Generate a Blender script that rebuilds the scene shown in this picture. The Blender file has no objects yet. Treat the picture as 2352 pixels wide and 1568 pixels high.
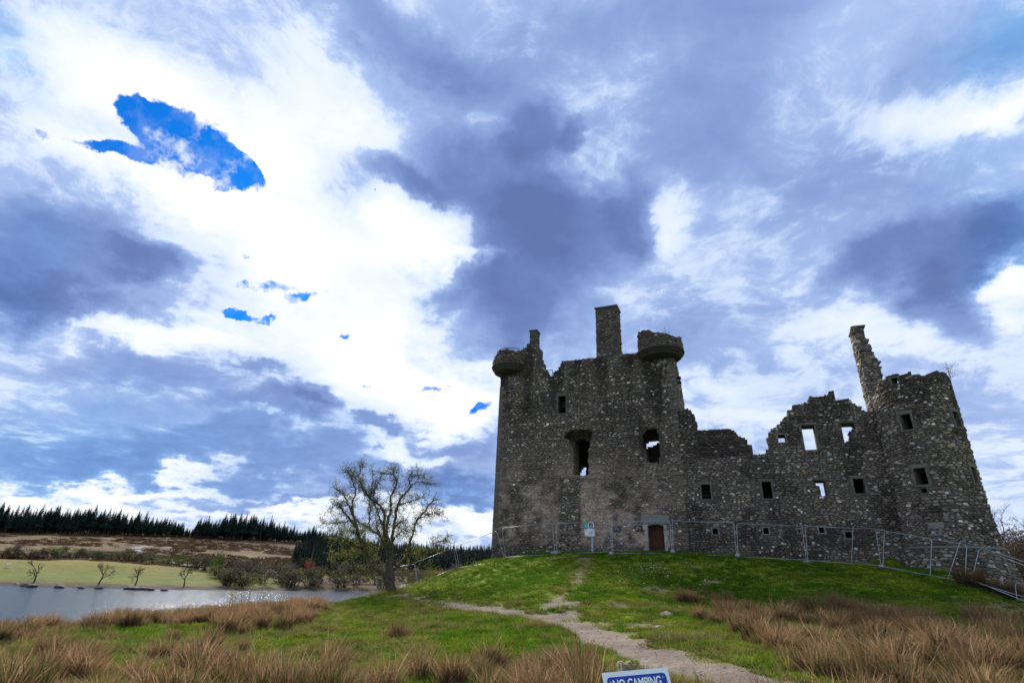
import bpy, math, random
import numpy as np
from mathutils import Vector, Matrix, noise as mnoise

random.seed(7); RNG = np.random.default_rng(7)
SC = bpy.context.scene; COL = SC.collection
R = math.radians

# ------------------------------------------------------------------ camera
EYE = 7.0                                     # eye height above the loch
FOC, PITCH, ROLL = 1227.0, math.atan2(540.0, 1227.0), R(2.55)     # measured on a 2352 x 1568 print
cd = bpy.data.cameras.new('camera'); cam = bpy.data.objects.new('camera', cd); COL.objects.link(cam)
cd.sensor_width = 36.0; cd.lens = FOC / 2352 * 36.0; cd.clip_start = 0.1; cd.clip_end = 9000
cam.matrix_world = Matrix.Translation((0, 0, EYE)) @ Matrix.Rotation(math.pi/2 + PITCH, 4, 'X') @ Matrix.Rotation(ROLL, 4, 'Z')
SC.camera = cam

def ray(x, y):                                # direction through a point of the print
    u, v = (x-1176)/FOC, -(y-784)/FOC
    a = ROLL; s, c = math.sin(PITCH), math.cos(PITCH)
    ul, vl = u*math.cos(a)-v*math.sin(a), u*math.sin(a)+v*math.cos(a)
    return np.array([ul, c-vl*s, s+vl*c])
def at(x, y, Y):                              # the point of that sight line Y metres ahead
    d = ray(x, y); return d*(Y/d[1]) + np.array([0, 0, EYE])
def atz(x, y, Z):
    d = ray(x, y); return d*((Z-EYE)/d[2]) + np.array([0, 0, EYE])
def proj(P):                                  # world points -> print coordinates (for planning where plants grow)
    P = np.asarray(P, float); s, c = math.sin(PITCH), math.cos(PITCH); Z = P[..., 2]-EYE
    dep = P[..., 1]*c + Z*s; ul = P[..., 0]/dep; vl = (-P[..., 1]*s + Z*c)/dep; a = ROLL
    return 1176+FOC*(ul*math.cos(a)+vl*math.sin(a)), 784-FOC*(-ul*math.sin(a)+vl*math.cos(a))

# ------------------------------------------------------------------ light
SUN_DIR = ray(690, 560); SUN_DIR = SUN_DIR/np.linalg.norm(SUN_DIR)
SUN_EL = math.asin(SUN_DIR[2]); SUN_AZ = math.atan2(SUN_DIR[0], SUN_DIR[1])
sl = bpy.data.lights.new('sun', 'SUN'); sl.energy = 3.8; sl.specular_factor = .02; sl.angle = R(12); sl.color = (1, .96, .9)
so = bpy.data.objects.new('sun', sl); COL.objects.link(so)
so.rotation_euler = Vector(SUN_DIR).to_track_quat('Z', 'Y').to_euler()
SC.view_settings.view_transform = 'Standard'; SC.view_settings.look = 'None'
SC.view_settings.exposure = 0.80; SC.view_settings.gamma = 1; SC.view_settings.use_curve_mapping = False
SC.render.engine = 'CYCLES'
SC.cycles.use_denoising = True
SC.cycles.max_bounces = 6; SC.cycles.diffuse_bounces = 3; SC.cycles.glossy_bounces = 2; SC.cycles.transparent_max_bounces = 6

class NT:                                     # small helper for node trees
    def __init__(s, nt): s.nt = nt
    def n(s, t, **k):
        o = s.nt.nodes.new(t)
        for a, v in k.items(): setattr(o, a, v)
        return o
    def put(s, sock, v):
        if isinstance(v, bpy.types.NodeSocket): s.nt.links.new(v, sock)
        elif v is not None:
            if hasattr(sock.default_value, '__len__') and len(sock.default_value) == 4 and len(v) == 3: v = (*v, 1)
            sock.default_value = v
    def math(s, op, a, b=None, c=None, clamp=False):
        o = s.n('ShaderNodeMath', operation=op, use_clamp=clamp)
        for i, v in enumerate((a, b, c)):
            if v is not None: s.put(o.inputs[i], v)
        return o.outputs[0]
    def vm(s, op, a, b=None, out=0):
        o = s.n('ShaderNodeVectorMath', operation=op); s.put(o.inputs[0], a)
        if b is not None: s.put(o.inputs[3 if op == 'SCALE' else 1], b)
        return o.outputs[out]
    def noise(s, vec, scale, detail=4, rough=.55, out='Fac', dist=0.0):
        o = s.n('ShaderNodeTexNoise'); s.put(o.inputs['Vector'], vec); o.inputs['Scale'].default_value = scale
        o.inputs['Detail'].default_value = detail; o.inputs['Roughness'].default_value = rough; o.inputs['Distortion'].default_value = dist
        return o.outputs[out]
    def remap(s, v, a, b, c=0., d=1., smooth=True):
        o = s.n('ShaderNodeMapRange', interpolation_type='SMOOTHSTEP' if smooth else 'LINEAR')
        s.put(o.inputs['Value'], v)
        for k, w in zip(('From Min', 'From Max', 'To Min', 'To Max'), (a, b, c, d)): o.inputs[k].default_value = w
        return o.outputs[0]
    def mix(s, f, a, b, mode='MIX'):
        o = s.n('ShaderNodeMix', data_type='RGBA', blend_type=mode)
        s.put(o.inputs[0], f); s.put(o.inputs[6], a); s.put(o.inputs[7], b); return o.outputs[2]
    def ramp(s, f, stops):
        o = s.n('ShaderNodeValToRGB'); s.put(o.inputs[0], f); e = o.color_ramp.elements
        while len(e) < len(stops): e.new(.5)
        for el, (p, c) in zip(e, stops): el.position = p; el.color = (*c, 1)
        return o.outputs[0]
    def attr(s, name, out='Color'):
        return s.n('ShaderNodeAttribute', attribute_name=name).outputs[out]

W = bpy.data.worlds.new('World'); SC.world = W; W.use_nodes = True
w = NT(W.node_tree); W.node_tree.nodes.clear()
tc = w.n('ShaderNodeTexCoord').outputs['Generated']
nrm = w.vm('NORMALIZE', tc)
sky = w.n('ShaderNodeTexSky', sky_type='NISHITA', sun_disc=False, sun_elevation=SUN_EL, sun_rotation=SUN_AZ)
sky.altitude = 60; sky.air_density = 1; sky.dust_density = .4; sky.ozone_density = 3
# cloud space: flattened towards the horizon, so that far cloud banks lie down
sep = w.n('ShaderNodeSeparateXYZ'); w.put(sep.inputs[0], nrm)
zz = w.math('ADD', w.math('MAXIMUM', sep.outputs[2], 0.0), .22)
cmb = w.n('ShaderNodeCombineXYZ'); w.put(cmb.inputs[0], w.math('DIVIDE', sep.outputs[0], zz)); w.put(cmb.inputs[1], w.math('DIVIDE', sep.outputs[1], zz))
w.put(cmb.inputs[2], w.math('MULTIPLY', sep.outputs[2], .8))
cp = cmb.outputs[0]
wa = w.noise(cp, 1.6, 7, .6, 'Color'); wb = w.noise(nrm, 9, 7, .62, 'Color')
warp = w.vm('ADD', w.vm('SCALE', w.vm('SUBTRACT', wa, (.5, .5, .5)), .26), w.vm('SCALE', w.vm('SUBTRACT', wb, (.5, .5, .5)), .11))
nw = w.vm('ADD', nrm, warp)
def blobs(lst, base):
    acc = base
    for (x, y, rx, ry, rot, wt, r0) in lst:
        c0 = ray(x, y); c0 /= np.linalg.norm(c0)
        k = math.radians(rot); sx, sy = math.cos(k), math.sin(k)
        ax = ray(x+rx*sx, y+rx*sy); ax /= np.linalg.norm(ax); ay = ray(x-ry*sy, y+ry*sx); ay /= np.linalg.norm(ay)
        t1 = ax-c0*np.dot(ax, c0); t2 = ay-c0*np.dot(ay, c0)
        t1 /= np.dot(t1, t1); t2 /= np.dot(t2, t2)
        cb = w.n('ShaderNodeCombineXYZ')
        w.put(cb.inputs[0], w.vm('DOT_PRODUCT', nw, tuple(t1), out=1)); w.put(cb.inputs[1], w.vm('DOT_PRODUCT', nw, tuple(t2), out=1))
        f = w.remap(w.vm('LENGTH', cb.outputs[0], out=1), r0, 1.35, wt, 0.)
        acc = w.math('ADD', acc, f)
    return acc
# (centre, half sizes, tilt, weight, where the soft edge starts)
DARK = [(1300,500,1500,1200,0,.04,.3),(1265,300,75,95,0,.36,.4),(1180,430,210,100,20,.34,.45),(950,400,120,48,22,.36,.45),(1330,540,170,110,10,.34,.4),(1220,620,120,120,0,.26,.3),
        (1350,320,34,60,0,.3,.4),(1470,500,55,90,0,.3,.4),(1090,740,150,85,0,.30,.4),(1240,700,150,110,0,.20,.3),
        (2130,590,220,85,-12,.38,.4),(2290,540,120,75,-10,.30,.4),(2150,690,105,90,0,.32,.35),(1500,760,420,110,0,.10,.1),
        (90,610,300,115,8,.40,.35),(320,615,130,50,8,.30,.3),(40,700,200,60,0,.28,.3),
        (150,1000,380,130,0,.13,.2),(560,1045,420,46,4,.22,.3),(650,955,170,40,5,.26,.3),(770,925,60,40,0,.30,.3),(300,850,240,50,14,.22,.2),
        (640,860,90,28,10,.24,.2),(880,985,60,30,0,.3,.3),(1040,1020,120,70,0,.22,.3),(1060,1130,150,36,5,.26,.3),(930,1095,240,40,5,.2,.2),(700,1120,260,22,3,.2,.2),
        (850,50,420,80,14,.24,.1),(1150,160,360,160,20,.16,.1),(1650,230,170,240,15,.2,.1),(1930,420,330,150,20,.16,.1),(2250,120,300,150,0,.22,.1),(1500,60,500,90,0,.18,.1),(2000,900,420,90,0,.10,.1),(30,110,170,110,0,.2,.1)]
LIGHT = [(640,520,240,170,20,-.27,.2),(800,700,250,190,0,-.30,.2),(420,440,280,70,15,-.36,.3),(560,300,230,110,25,-.30,.3),(230,190,260,110,10,-.34,.2),
         (960,860,190,140,0,-.34,.2),(1000,570,130,110,10,-.34,.3),(1560,500,90,75,10,-.20,.1),(1140,640,80,26,0,-.30,.3),(900,480,60,80,20,-.2,.2),(1700,900,260,50,0,-.16,.1),(1950,760,180,50,-20,-.12,.1),(2300,720,60,60,-40,-.2,.1),(400,760,220,50,5,-.30,.2),
         (2320,640,70,60,-30,-.26,.1),(1950,830,260,60,0,-.10,.1),(120,1145,380,34,3,-.34,.3),(560,1165,260,26,3,-.22,.3),(960,1040,120,38,12,-.40,.3),(1060,1190,170,50,0,-.34,.3),
         (1050,930,120,70,0,-.26,.2),(2250,300,260,80,-10,-.18,.1),(2320,300,80,40,0,-.16,.1),(1280,250,250,60,0,-.06,.1),(700,200,240,110,30,-.18,.1),(880,330,180,90,20,-.2,.1),(1800,1000,280,60,0,-.16,.1)]
GAP = [(430,350,135,78,14,.85,.4),(330,270,28,60,-25,.75,.3),(385,300,60,55,20,.6,.3),(525,392,95,42,20,.8,.4),(255,336,85,24,0,.8,.3),(575,390,60,16,38,.6,.3),(255,467,34,16,10,.45,.2),(120,320,26,14,0,.36,.2),
       (560,655,60,20,8,.42,.1),(660,668,60,24,0,.46,.2),(520,722,50,13,8,.85,.3),(600,728,40,9,0,.6,.3),(690,695,60,14,-18,.55,.2),(770,680,24,8,10,.5,.2),(545,578,18,16,0,.45,.2),(845,880,26,14,0,.6,.2),(1105,925,46,15,-18,.75,.3),(985,885,46,12,10,.5,.2),(790,772,16,11,0,.62,.2),(860,840,14,10,0,.4,.2),
       (2345,70,140,70,0,.30,.1)]
BLUE = [(60,1040,420,210,0,.5,.1),(600,1040,420,90,0,.3,.1),(20,640,120,160,0,.4,.1),(2330,560,160,110,0,.5,.1),(2340,60,230,140,0,.8,.1),(30,110,190,120,0,.7,.1),(2320,300,200,300,0,.3,.1),(1060,1130,200,50,0,.4,.1)]
wcp = w.vm('ADD', cp, w.vm('SCALE', w.vm('SUBTRACT', w.noise(cp, 2.6, 4, .5, 'Color'), (.5, .5, .5)), .35))
n1 = w.noise(wcp, 1.5, 8, .58); n2 = w.noise(wcp, 4.2, 9, .60); n3 = w.noise(wcp, 12, 8, .64)
c0 = lambda n: w.math('SUBTRACT', n, .5)
base = blobs(DARK+LIGHT, .37)
T = w.math('ADD', base, w.math('ADD', w.math('MULTIPLY', c0(n1), .50), w.math('ADD', w.math('MULTIPLY', c0(n2), .30), w.math('MULTIPLY', c0(n3), .16))))
STOPS = [(0, (.80, .80, .80)), (.12, (.60, .613, .627)), (.24, (.455, .51, .60)), (.40, (.275, .35, .535)), (.60, (.16, .226, .415)), (.80, (.10, .145, .31)), (1, (.075, .11, .245))]
TB = w.math('ADD', w.math('MULTIPLY', T, .62), .015)           # thin bright veil
TD = w.math('MAXIMUM', w.math('ADD', T, .03), .26)              # thick cloud bodies
edge = w.math('ADD', w.math('MULTIPLY', c0(n2), 1.1), w.math('ADD', w.math('MULTIPLY', c0(n3), .8), w.math('MULTIPLY', w.math('SUBTRACT', base, .335), 1.25)))
body = w.remap(edge, -.05, .20)
colc = w.mix(body, w.ramp(w.remap(TB, -.1, 1.1, 0, 1, False), STOPS), w.ramp(w.remap(TD, -.1, 1.1, 0, 1, False), STOPS))
Bf = w.math('MINIMUM', blobs(BLUE, .08), 1.0)
Bf = w.math('MULTIPLY', Bf, w.remap(T, .22, .5))
colc = w.mix(Bf, colc, w.mix(1.0, colc, (.58, .92, 1.04), 'MULTIPLY'))
nw = w.vm('ADD', nrm, w.vm('SCALE', w.vm('SUBTRACT', wb, (.5, .5, .5)), .10))
g = w.math('ADD', w.math('MINIMUM', blobs(GAP, 0.0), .80), w.math('ADD', w.math('MULTIPLY', c0(w.noise(nrm, 10, 10, .64)), 1.7), w.math('MULTIPLY', c0(w.noise(nrm, 45, 6, .6)), .55)))
gf = w.remap(g, .36, .68)
blue = w.mix(.65, w.mix(1.0, sky.outputs[0], (.02, .30, .80), 'MULTIPLY'), (.02, .80, 3.3))
w_str = .12
scaled = w.vm('SCALE', colc, 1/w_str)
gf = w.math('MULTIPLY', gf, w.remap(w.noise(nrm, 22, 6, .6), .45, .70, 1.0, .86))
final = w.mix(gf, scaled, blue)
below = w.remap(sep.outputs[2], -.12, -.02)
final = w.mix(below, (.06/w_str, .07/w_str, .06/w_str), final)
bg = w.n('ShaderNodeBackground'); w.put(bg.inputs[0], final); bg.inputs[1].default_value = w_str
wo = w.n('ShaderNodeOutputWorld'); w.put(wo.inputs[0], bg.outputs[0])
W.cycles.sampling_method = 'MANUAL'; W.cycles.sample_map_resolution = 512

# ------------------------------------------------------------------ object helpers
ORG = {}
def tag(o, label=None, cat=None, group=None, kind=None):
    if label: o['label'] = label
    if cat: o['category'] = cat
    if group: o['group'] = group
    if kind: o['kind'] = kind
    return o
def mesh_np(name, V, Fs, cols=None, smooth=False, attrs=None):
    V = np.asarray(V, np.float32); me = bpy.data.meshes.new(name)
    Fs = [np.asarray(f, np.int32) for f in Fs if len(f)]
    me.vertices.add(len(V)); me.vertices.foreach_set('co', V.ravel())
    loops = np.concatenate([f.ravel() for f in Fs]); sizes = np.concatenate([np.full(len(f), f.shape[1], np.int32) for f in Fs])
    starts = np.concatenate(([0], np.cumsum(sizes)[:-1])).astype(np.int32)
    me.loops.add(len(loops)); me.loops.foreach_set('vertex_index', loops.astype(np.int32))
    me.polygons.add(len(sizes)); me.polygons.foreach_set('loop_start', starts)
    me.polygons.foreach_set('use_smooth', np.full(len(sizes), smooth))
    if cols is not None:
        c = np.ones((len(V), 4), np.float32); c[:, :3] = cols
        me.attributes.new('col', 'FLOAT_COLOR', 'POINT').data.foreach_set('color', c.ravel())
    for k, a in (attrs or {}).items():
        me.attributes.new(k, 'FLOAT', 'POINT').data.foreach_set('value', np.asarray(a, np.float32))
    me.update(calc_edges=True); me.validate(); return me
def link(name, me, mat=None, parent=None, center=None):
    o = bpy.data.objects.new(name, me); COL.objects.link(o)
    for m in (mat if isinstance(mat, (list, tuple)) else [mat]):
        if m and me.materials.find(m.name) < 0: me.materials.append(m)
    if parent is not None: o.parent = parent
    if center is not None: o.location = center
    return o
def empty(name, loc, label=None, cat=None, group=None):
    o = bpy.data.objects.new(name, None); COL.objects.link(o); o.location = tuple(loc); o.empty_display_size = .3
    ORG[o.name] = np.array(loc, float); return tag(o, label, cat, group)
class MB:
    def __init__(s): s.V = []; s.F = {}; s.C = []; s.nv = 0
    def add(s, V, Fs, col=None):
        V = np.asarray(V, float).reshape(-1, 3)
        for f in Fs:
            f = np.asarray(f, int); f = f.reshape(-1, f.shape[-1]); s.F.setdefault(f.shape[1], []).append(f+s.nv)
        s.V.append(V); s.nv += len(V)
        s.C.append(np.broadcast_to(np.array(col if col is not None else (1, 1, 1), float), (len(V), 3)))
    def box(s, c, ax, ay, az, col=None, jit=0):
        c, ax, ay, az = (np.asarray(q, float) for q in (c, ax, ay, az))
        V = np.array([c+i*ax+j*ay+k*az for k in (-1, 1) for j in (-1, 1) for i in (-1, 1)])
        if jit: V = V+RNG.uniform(-jit, jit, V.shape)
        s.add(V, [[[0, 2, 3, 1], [4, 5, 7, 6], [0, 1, 5, 4], [2, 6, 7, 3], [0, 4, 6, 2], [1, 3, 7, 5]]], col)
    def tube(s, pts, rad, n=6, col=None, cap=True):
        P = np.asarray(pts, float); m = len(P); rad = np.broadcast_to(np.asarray(rad, float), (m,))
        T = np.gradient(P, axis=0); T /= np.linalg.norm(T, axis=1)[:, None]+1e-9
        ref = np.array([0, 0, 1.]) if abs(T[0, 2]) < .9 else np.array([1., 0, 0])
        A = np.cross(T, ref); A /= np.linalg.norm(A, axis=1)[:, None]+1e-9; B = np.cross(T, A)
        th = np.arange(n)*2*math.pi/n
        V = P[:, None]+rad[:, None, None]*(A[:, None]*np.cos(th)[None, :, None]+B[:, None]*np.sin(th)[None, :, None])
        i = np.arange(m-1)[:, None]*n; j = np.arange(n)[None]
        F = np.stack([i+j, i+(j+1) % n, i+n+(j+1) % n, i+n+j], -1).reshape(-1, 4)
        fs = [F]
        if cap: fs.append(np.array([list(range(n))[::-1], [(m-1)*n+k for k in range(n)]]))
        s.add(V.reshape(-1, 3), fs, col)
    def build(s, name, mat, parent=None, smooth=False, center=None, cols=True):
        if not s.V: return None
        V = np.concatenate(s.V)
        if parent is not None:
            root = parent
            while root.parent is not None: root = root.parent
            V = V-ORG[root.name]
        if center is True: center = V.mean(0)
        if center is not None:
            V = V-np.asarray(center); 
        me = mesh_np(name, V, [np.concatenate(f) for f in s.F.values()], np.concatenate(s.C) if cols else None, smooth)
        return link(name, me, mat, parent, None if center is None else tuple(center))
def copy_tree(o, parent=None):
    c = o.copy(); COL.objects.link(c)
    if parent is not None: c.parent = parent
    for ch in o.children: copy_tree(ch, c)
    return c

def hsh(ix, iy, seed):
    h = (ix.astype(np.int64)*374761393 + iy.astype(np.int64)*668265263 + seed*1442695041) & 0x7fffffff
    h = (h ^ (h >> 13))*1274126177 & 0x7fffffff
    return ((h ^ (h >> 16)) & 0xffff)/65535.0
def vnoise(x, y, seed=0):
    x = np.asarray(x, float); y = np.asarray(y, float)
    ix = np.floor(x); iy = np.floor(y); fx = x-ix; fy = y-iy; fx = fx*fx*(3-2*fx); fy = fy*fy*(3-2*fy)
    a = hsh(ix, iy, seed); b = hsh(ix+1, iy, seed); c = hsh(ix, iy+1, seed); d = hsh(ix+1, iy+1, seed)
    return (a*(1-fx)+b*fx)*(1-fy)+(c*(1-fx)+d*fx)*fy
def fbm(x, y, seed=0, oct=4):
    t = 0; a = .5; n = 0
    for k in range(oct): t = t+a*vnoise(x*2**k, y*2**k, seed+k); n += a; a *= .5
    return t/n
def sstep(a, b, x): t = np.clip((x-a)/(b-a), 0, 1); return t*t*(3-2*t)
def inpoly(P, x, y):
    P = np.asarray(P, float); r = np.zeros(np.shape(x), bool); j = len(P)-1
    for i in range(len(P)):
        c = (P[i, 1] > y) != (P[j, 1] > y)
        with np.errstate(divide='ignore', invalid='ignore'):
            r ^= c & (x < (P[j, 0]-P[i, 0])*(y-P[i, 1])/(P[j, 1]-P[i, 1]+1e-12)+P[i, 0])
        j = i
    return r
def polydist(L, x, y):                        # distance to an open polyline, and the position along it
    L = np.asarray(L, float); best = np.full(np.shape(x), 1e9); par = np.zeros(np.shape(x))
    for i in range(len(L)-1):
        a, b = L[i], L[i+1]; d = b-a; t = np.clip(((x-a[0])*d[0]+(y-a[1])*d[1])/(d@d), 0, 1)
        e = np.hypot(x-a[0]-t*d[0], y-a[1]-t*d[1]); m = e < best; best = np.where(m, e, best); par = np.where(m, i+t, par)
    return best, par

# ------------------------------------------------------------------ materials
def mat(name, rough=.9, spec=.3):
    m = bpy.data.materials.new(name); m.use_nodes = True; t = NT(m.node_tree)
    p = m.node_tree.nodes['Principled BSDF']; p.inputs['Roughness'].default_value = rough; p.inputs['Specular IOR Level'].default_value = spec
    return m, t, p
def pos(t): return t.n('ShaderNodeNewGeometry').outputs['Position']
def bump(t, p, h, strength=.4, dist=.02):
    b = t.n('ShaderNodeBump'); b.inputs['Strength'].default_value = strength; b.inputs['Distance'].default_value = dist
    t.put(b.inputs['Height'], h); t.put(p.inputs['Normal'], b.outputs[0])
def simple(name, col, rough=.8, var=.25, scale=8, metal=0, bumpd=0.0, spec=.3):
    m, t, p = mat(name, rough, spec); n = t.noise(pos(t), scale, 5)
    c = t.mix(n, tuple(q*(1-var) for q in col), tuple(min(1, q*(1+var)) for q in col)); t.put(p.inputs['Base Color'], c)
    p.inputs['Metallic'].default_value = metal
    if bumpd: bump(t, p, t.noise(pos(t), scale*3, 4), .5, bumpd)
    return m
def attr_mat(name, rough=.93, var=.3, scale=14, bumpd=.015, spec=.15, rnd=0, trans=0):
    m, t, p = mat(name, rough, spec); c = t.attr('col')
    n = t.noise(pos(t), scale, 5, .6)
    f = t.remap(n, .25, .75, 1-var, 1+var, False)
    if rnd:
        oi = t.n('ShaderNodeObjectInfo').outputs['Random']; f = t.math('MULTIPLY', f, t.remap(oi, 0, 1, 1-rnd, 1+rnd, False))
    t.put(p.inputs['Base Color'], t.vm('SCALE', c, f))
    if bumpd: bump(t, p, t.noise(pos(t), scale*2.5, 4), .6, bumpd)
    if trans:
        tr = t.n('ShaderNodeBsdfTranslucent'); t.put(tr.inputs[0], t.vm('SCALE', c, f)); ms = t.n('ShaderNodeMixShader'); ms.inputs[0].default_value = trans
        t.put(ms.inputs[1], p.outputs[0]); t.put(ms.inputs[2], tr.outputs[0])
        t.put(m.node_tree.nodes['Material Output'].inputs[0], ms.outputs[0])
    return m
M_stone = attr_mat('rubble_stone', .95, .38, 9, .02)
M_core = attr_mat('wall_core_mortar', .97, .35, 6, .03)
M_dressed = attr_mat('dressed_stone', .9, .25, 7, .008)
M_wood = attr_mat('door_timber', .7, .35, 5, .004)
M_steel = simple('galvanised_steel', (.34, .37, .40), .45, .15, 6, .6)
M_wire = simple('mesh_wire', (.10, .105, .11), .8, .1, 6, .2)
M_conc = simple('grey_concrete', (.27, .27, .28), .9, .25, 12, 0, .01)
M_bark = attr_mat('tree_bark', .95, .35, 11, .02)
M_leaf = attr_mat('small_leaf', .8, .3, 5, 0, .2, 0, .3)
M_shrub = attr_mat('shrub_twigs', .95, .3, 1.2, 0, .1, .3)
M_conifer = attr_mat('conifer_needles', .95, .35, .6, 0, .1, .35)
M_blade = attr_mat('grass_blade', .85, .3, .9, 0, .15, .42, .42)
M_black = simple('black_paint', (.012, .013, .015), .6, .2)
M_rock = simple('shore_rock', (.07, .065, .06), .9, .4, 3, 0, .03)

# ------------------------------------------------------------------ the lie of the land
CP = []
def cpt(x, y, z): CP.append((x, y, z+EYE))
def cpx(x, y, Y): CP.append(tuple(at(x, y, Y)))
for q in ((-40, -12, -3.0), (-15, -8, -2.3), (-5, -6, -1.75), (0, 0, -1.65), (6, -6, -1.6), (18, -6, -1.4), (40, -6, -1.2), (-12, 6, -2.1), (-5, 7, -1.85), (4, 7, -1.65), (14, 7, -1.4), (30, 8, -1.2),
          (-10.5, 12.5, -2.35), (-18, 14, -2.6), (-28, 16, -3.1), (-18, 22, -2.6), (-14.5, 26, -2.45), (-11, 34, -2.1), (-25, 30, -4.2), (-37, 45, -7.8), (-22, 36, -4.6), (-30, 24, -3.8), (-45, 30, -7.4), (-60, 40, -9), (-55, 15, -7),
          (-16, 45, -4.2), (-14, 38, -2.6), (-10, 55, -4.2), (-25, 60, -8.4), (-6, 62, -3.4), (-10, 72, -7.6), (4, 60, .8), (15, 60, 1.4), (28, 56, 1.2), (42, 50, .2), (60, 45, -1.5), (60, 75, -3), (30, 80, -2.5), (8, 80, -4), (-15, 90, -8.6), (-60, 90, -10), (20, 92, -8), (65, 92, -8), (-60, 65, -9.5),
          (24, 34, .2), (30, 30, -.8), (44, 34, -1.2), (36, 20, -1.2), (24, 14, -1.2), (58, 18, -1.5), (-6.9, 47, -.95), (-10.5, 49, -2.1), (-3, 47, .3)):
    cpt(*q)
for q in ((1700,1560,11.3),(1500,1500,15),(1260,1410,24.5),(1100,1395,28),(960,1372,36),(890,1358,42),(1155,1287,40.5),(1275,1272,39),(1403,1273,38),(1545,1272,37),(1695,1280,35.5),(1855,1294,34.5),(2027,1303,33),
          (2352,1400,27),(2000,1440,20),(2352,1500,14.5),(1600,1400,25),(1800,1410,23.5),(1300,1330,32),(1600,1330,31),(1850,1340,29.5),(2080,1350,28.5),(1150,1330,36),(1000,1350,40),(1050,1500,16.5),(800,1480,18),(600,1500,17),(900,1420,26),(1250,1530,13.5),
          (1127,1284,45.2),(1300,1272,42.6),(1508,1269,39.9),(1700,1276,37.6),(2060,1292,34.0),(2175,1306,31.4),(2258,1338,29.6),(2329,1356,29.8),(2100,1316,31.0),(2150,1328,29.7),(2192,1338,28.6),(2060,1308,32.2),(2150,1352,27.6),(2240,1358,27.4)):
    cpx(*q)
def rbf(CP):
    C = np.array(CP); D = np.hypot(C[:, None, 0]-C[None, :, 0], C[:, None, 1]-C[None, :, 1]); n = len(C)
    A = np.zeros((n+3, n+3)); A[:n, :n] = -D + np.eye(n)*-.15; A[:n, n] = 1; A[:n, n+1:] = C[:, :2]; A[n, :n] = 1; A[n+1:, :n] = C[:, :2].T
    s = np.linalg.solve(A, np.concatenate([C[:, 2], np.zeros(3)]))
    def f(x, y):
        x = np.asarray(x, float); y = np.asarray(y, float); sh = x.shape; x = x.ravel(); y = y.ravel(); o = np.empty(len(x))
        for i in range(0, len(x), 20000):
            a, b = x[i:i+20000], y[i:i+20000]
            o[i:i+20000] = -np.hypot(a[:, None]-C[None, :, 0], b[:, None]-C[None, :, 1])@s[:n]+s[n]+a*s[n+1]+b*s[n+2]
        return o.reshape(sh)
    return f
_g = rbf(CP)
def gz(x, y):
    x = np.asarray(x, float); y = np.asarray(y, float)
    return _g(x, y)+.16*(fbm(x*.45, y*.45, 3)-.5)+.17*(fbm(x*1.5, y*1.5, 9, 3)-.5)
def ground_at(px, py, guess=30):              # where a sight line meets the ground
    lo, hi = 3., 75.; best = None
    d = ray(px, py)
    ts = np.linspace(4, 75, 900)/d[1]
    P = d[None]*ts[:, None]+np.array([0, 0, EYE]); below = P[:, 2] < gz(P[:, 0], P[:, 1])
    k = int(np.argmax(below)) if below.any() else len(ts)-1
    p = P[k]; return np.array([p[0], p[1], float(gz(p[0], p[1]))])

# path lines on the plan, from the print
def gl(pts): return [ground_at(*p)[:2] for p in pts]
PATH = gl([(1760,1590),(1650,1552),(1560,1520),(1480,1492),(1400,1470),(1330,1440),(1250,1416),(1160,1402),(1060,1388),(985,1376),(950,1370),(915,1366)])
PATHW = [1.1, 1.0, .92, .85, .8, .74, .66, .56, .46, .36, .26, .16]
SIDE1 = gl([(1262,1416),(1262,1400),(1272,1384),(1290,1372)]); SIDE2 = gl([(1330,1432),(1308,1412),(1306,1396),(1316,1382)]); SIDE3 = gl([(1290,1374),(1312,1352),(1330,1320),(1345,1290)])
BARE = [(1512,1356,24,8),(1500,1352,16,5),(1600,1302,12,4),(1633,1337,18,4),(1340,1283,22,4),(1380,1435,50,9),(1480,1437,70,8),(1420,1390,30,7),(1560,1400,16,7),(1440,1455,60,7),(1330,1325,8,20),(1180,1404,40,8),(2330,1408,60,14),(2290,1392,40,8)]
def ground_masks(X, Y, Z):
    d, par = polydist(PATH, X, Y); wdt = np.interp(par, range(len(PATHW)), PATHW)
    e = (fbm(X*.9, Y*.9, 21)-.5)*1.3+(fbm(X*4, Y*4, 31, 3)-.5)*.9
    m = 1-sstep(-.22, .22, d-wdt+e*.9)
    for L, wd in ((SIDE1, .3), (SIDE2, .26)):
        d2, _ = polydist(L, X, Y); m = np.maximum(m, 1-sstep(-.2, .25, d2-wd+e*.8))
    d3, _ = polydist(SIDE3, X, Y); dry = .75*(1-sstep(.1, 1.0, d3+e))
    px, py = proj(np.stack([X, Y, Z], -1))
    for (bx, by, rx, ry) in BARE:
        q = np.hypot((px-bx)/rx, (py-by)/ry)+(fbm(X*2.2, Y*2.2, 41)-.5)*1.6; k = 1-sstep(.55, 1.1, q); m = np.maximum(m, .55*k); dry = np.maximum(dry, .6*(1-sstep(.8, 1.8, q)))
    q = (1-sstep(.0, 1.3, d-wdt+e)); dry = np.maximum(dry, .7*q)
    return m, dry, px, py
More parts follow.
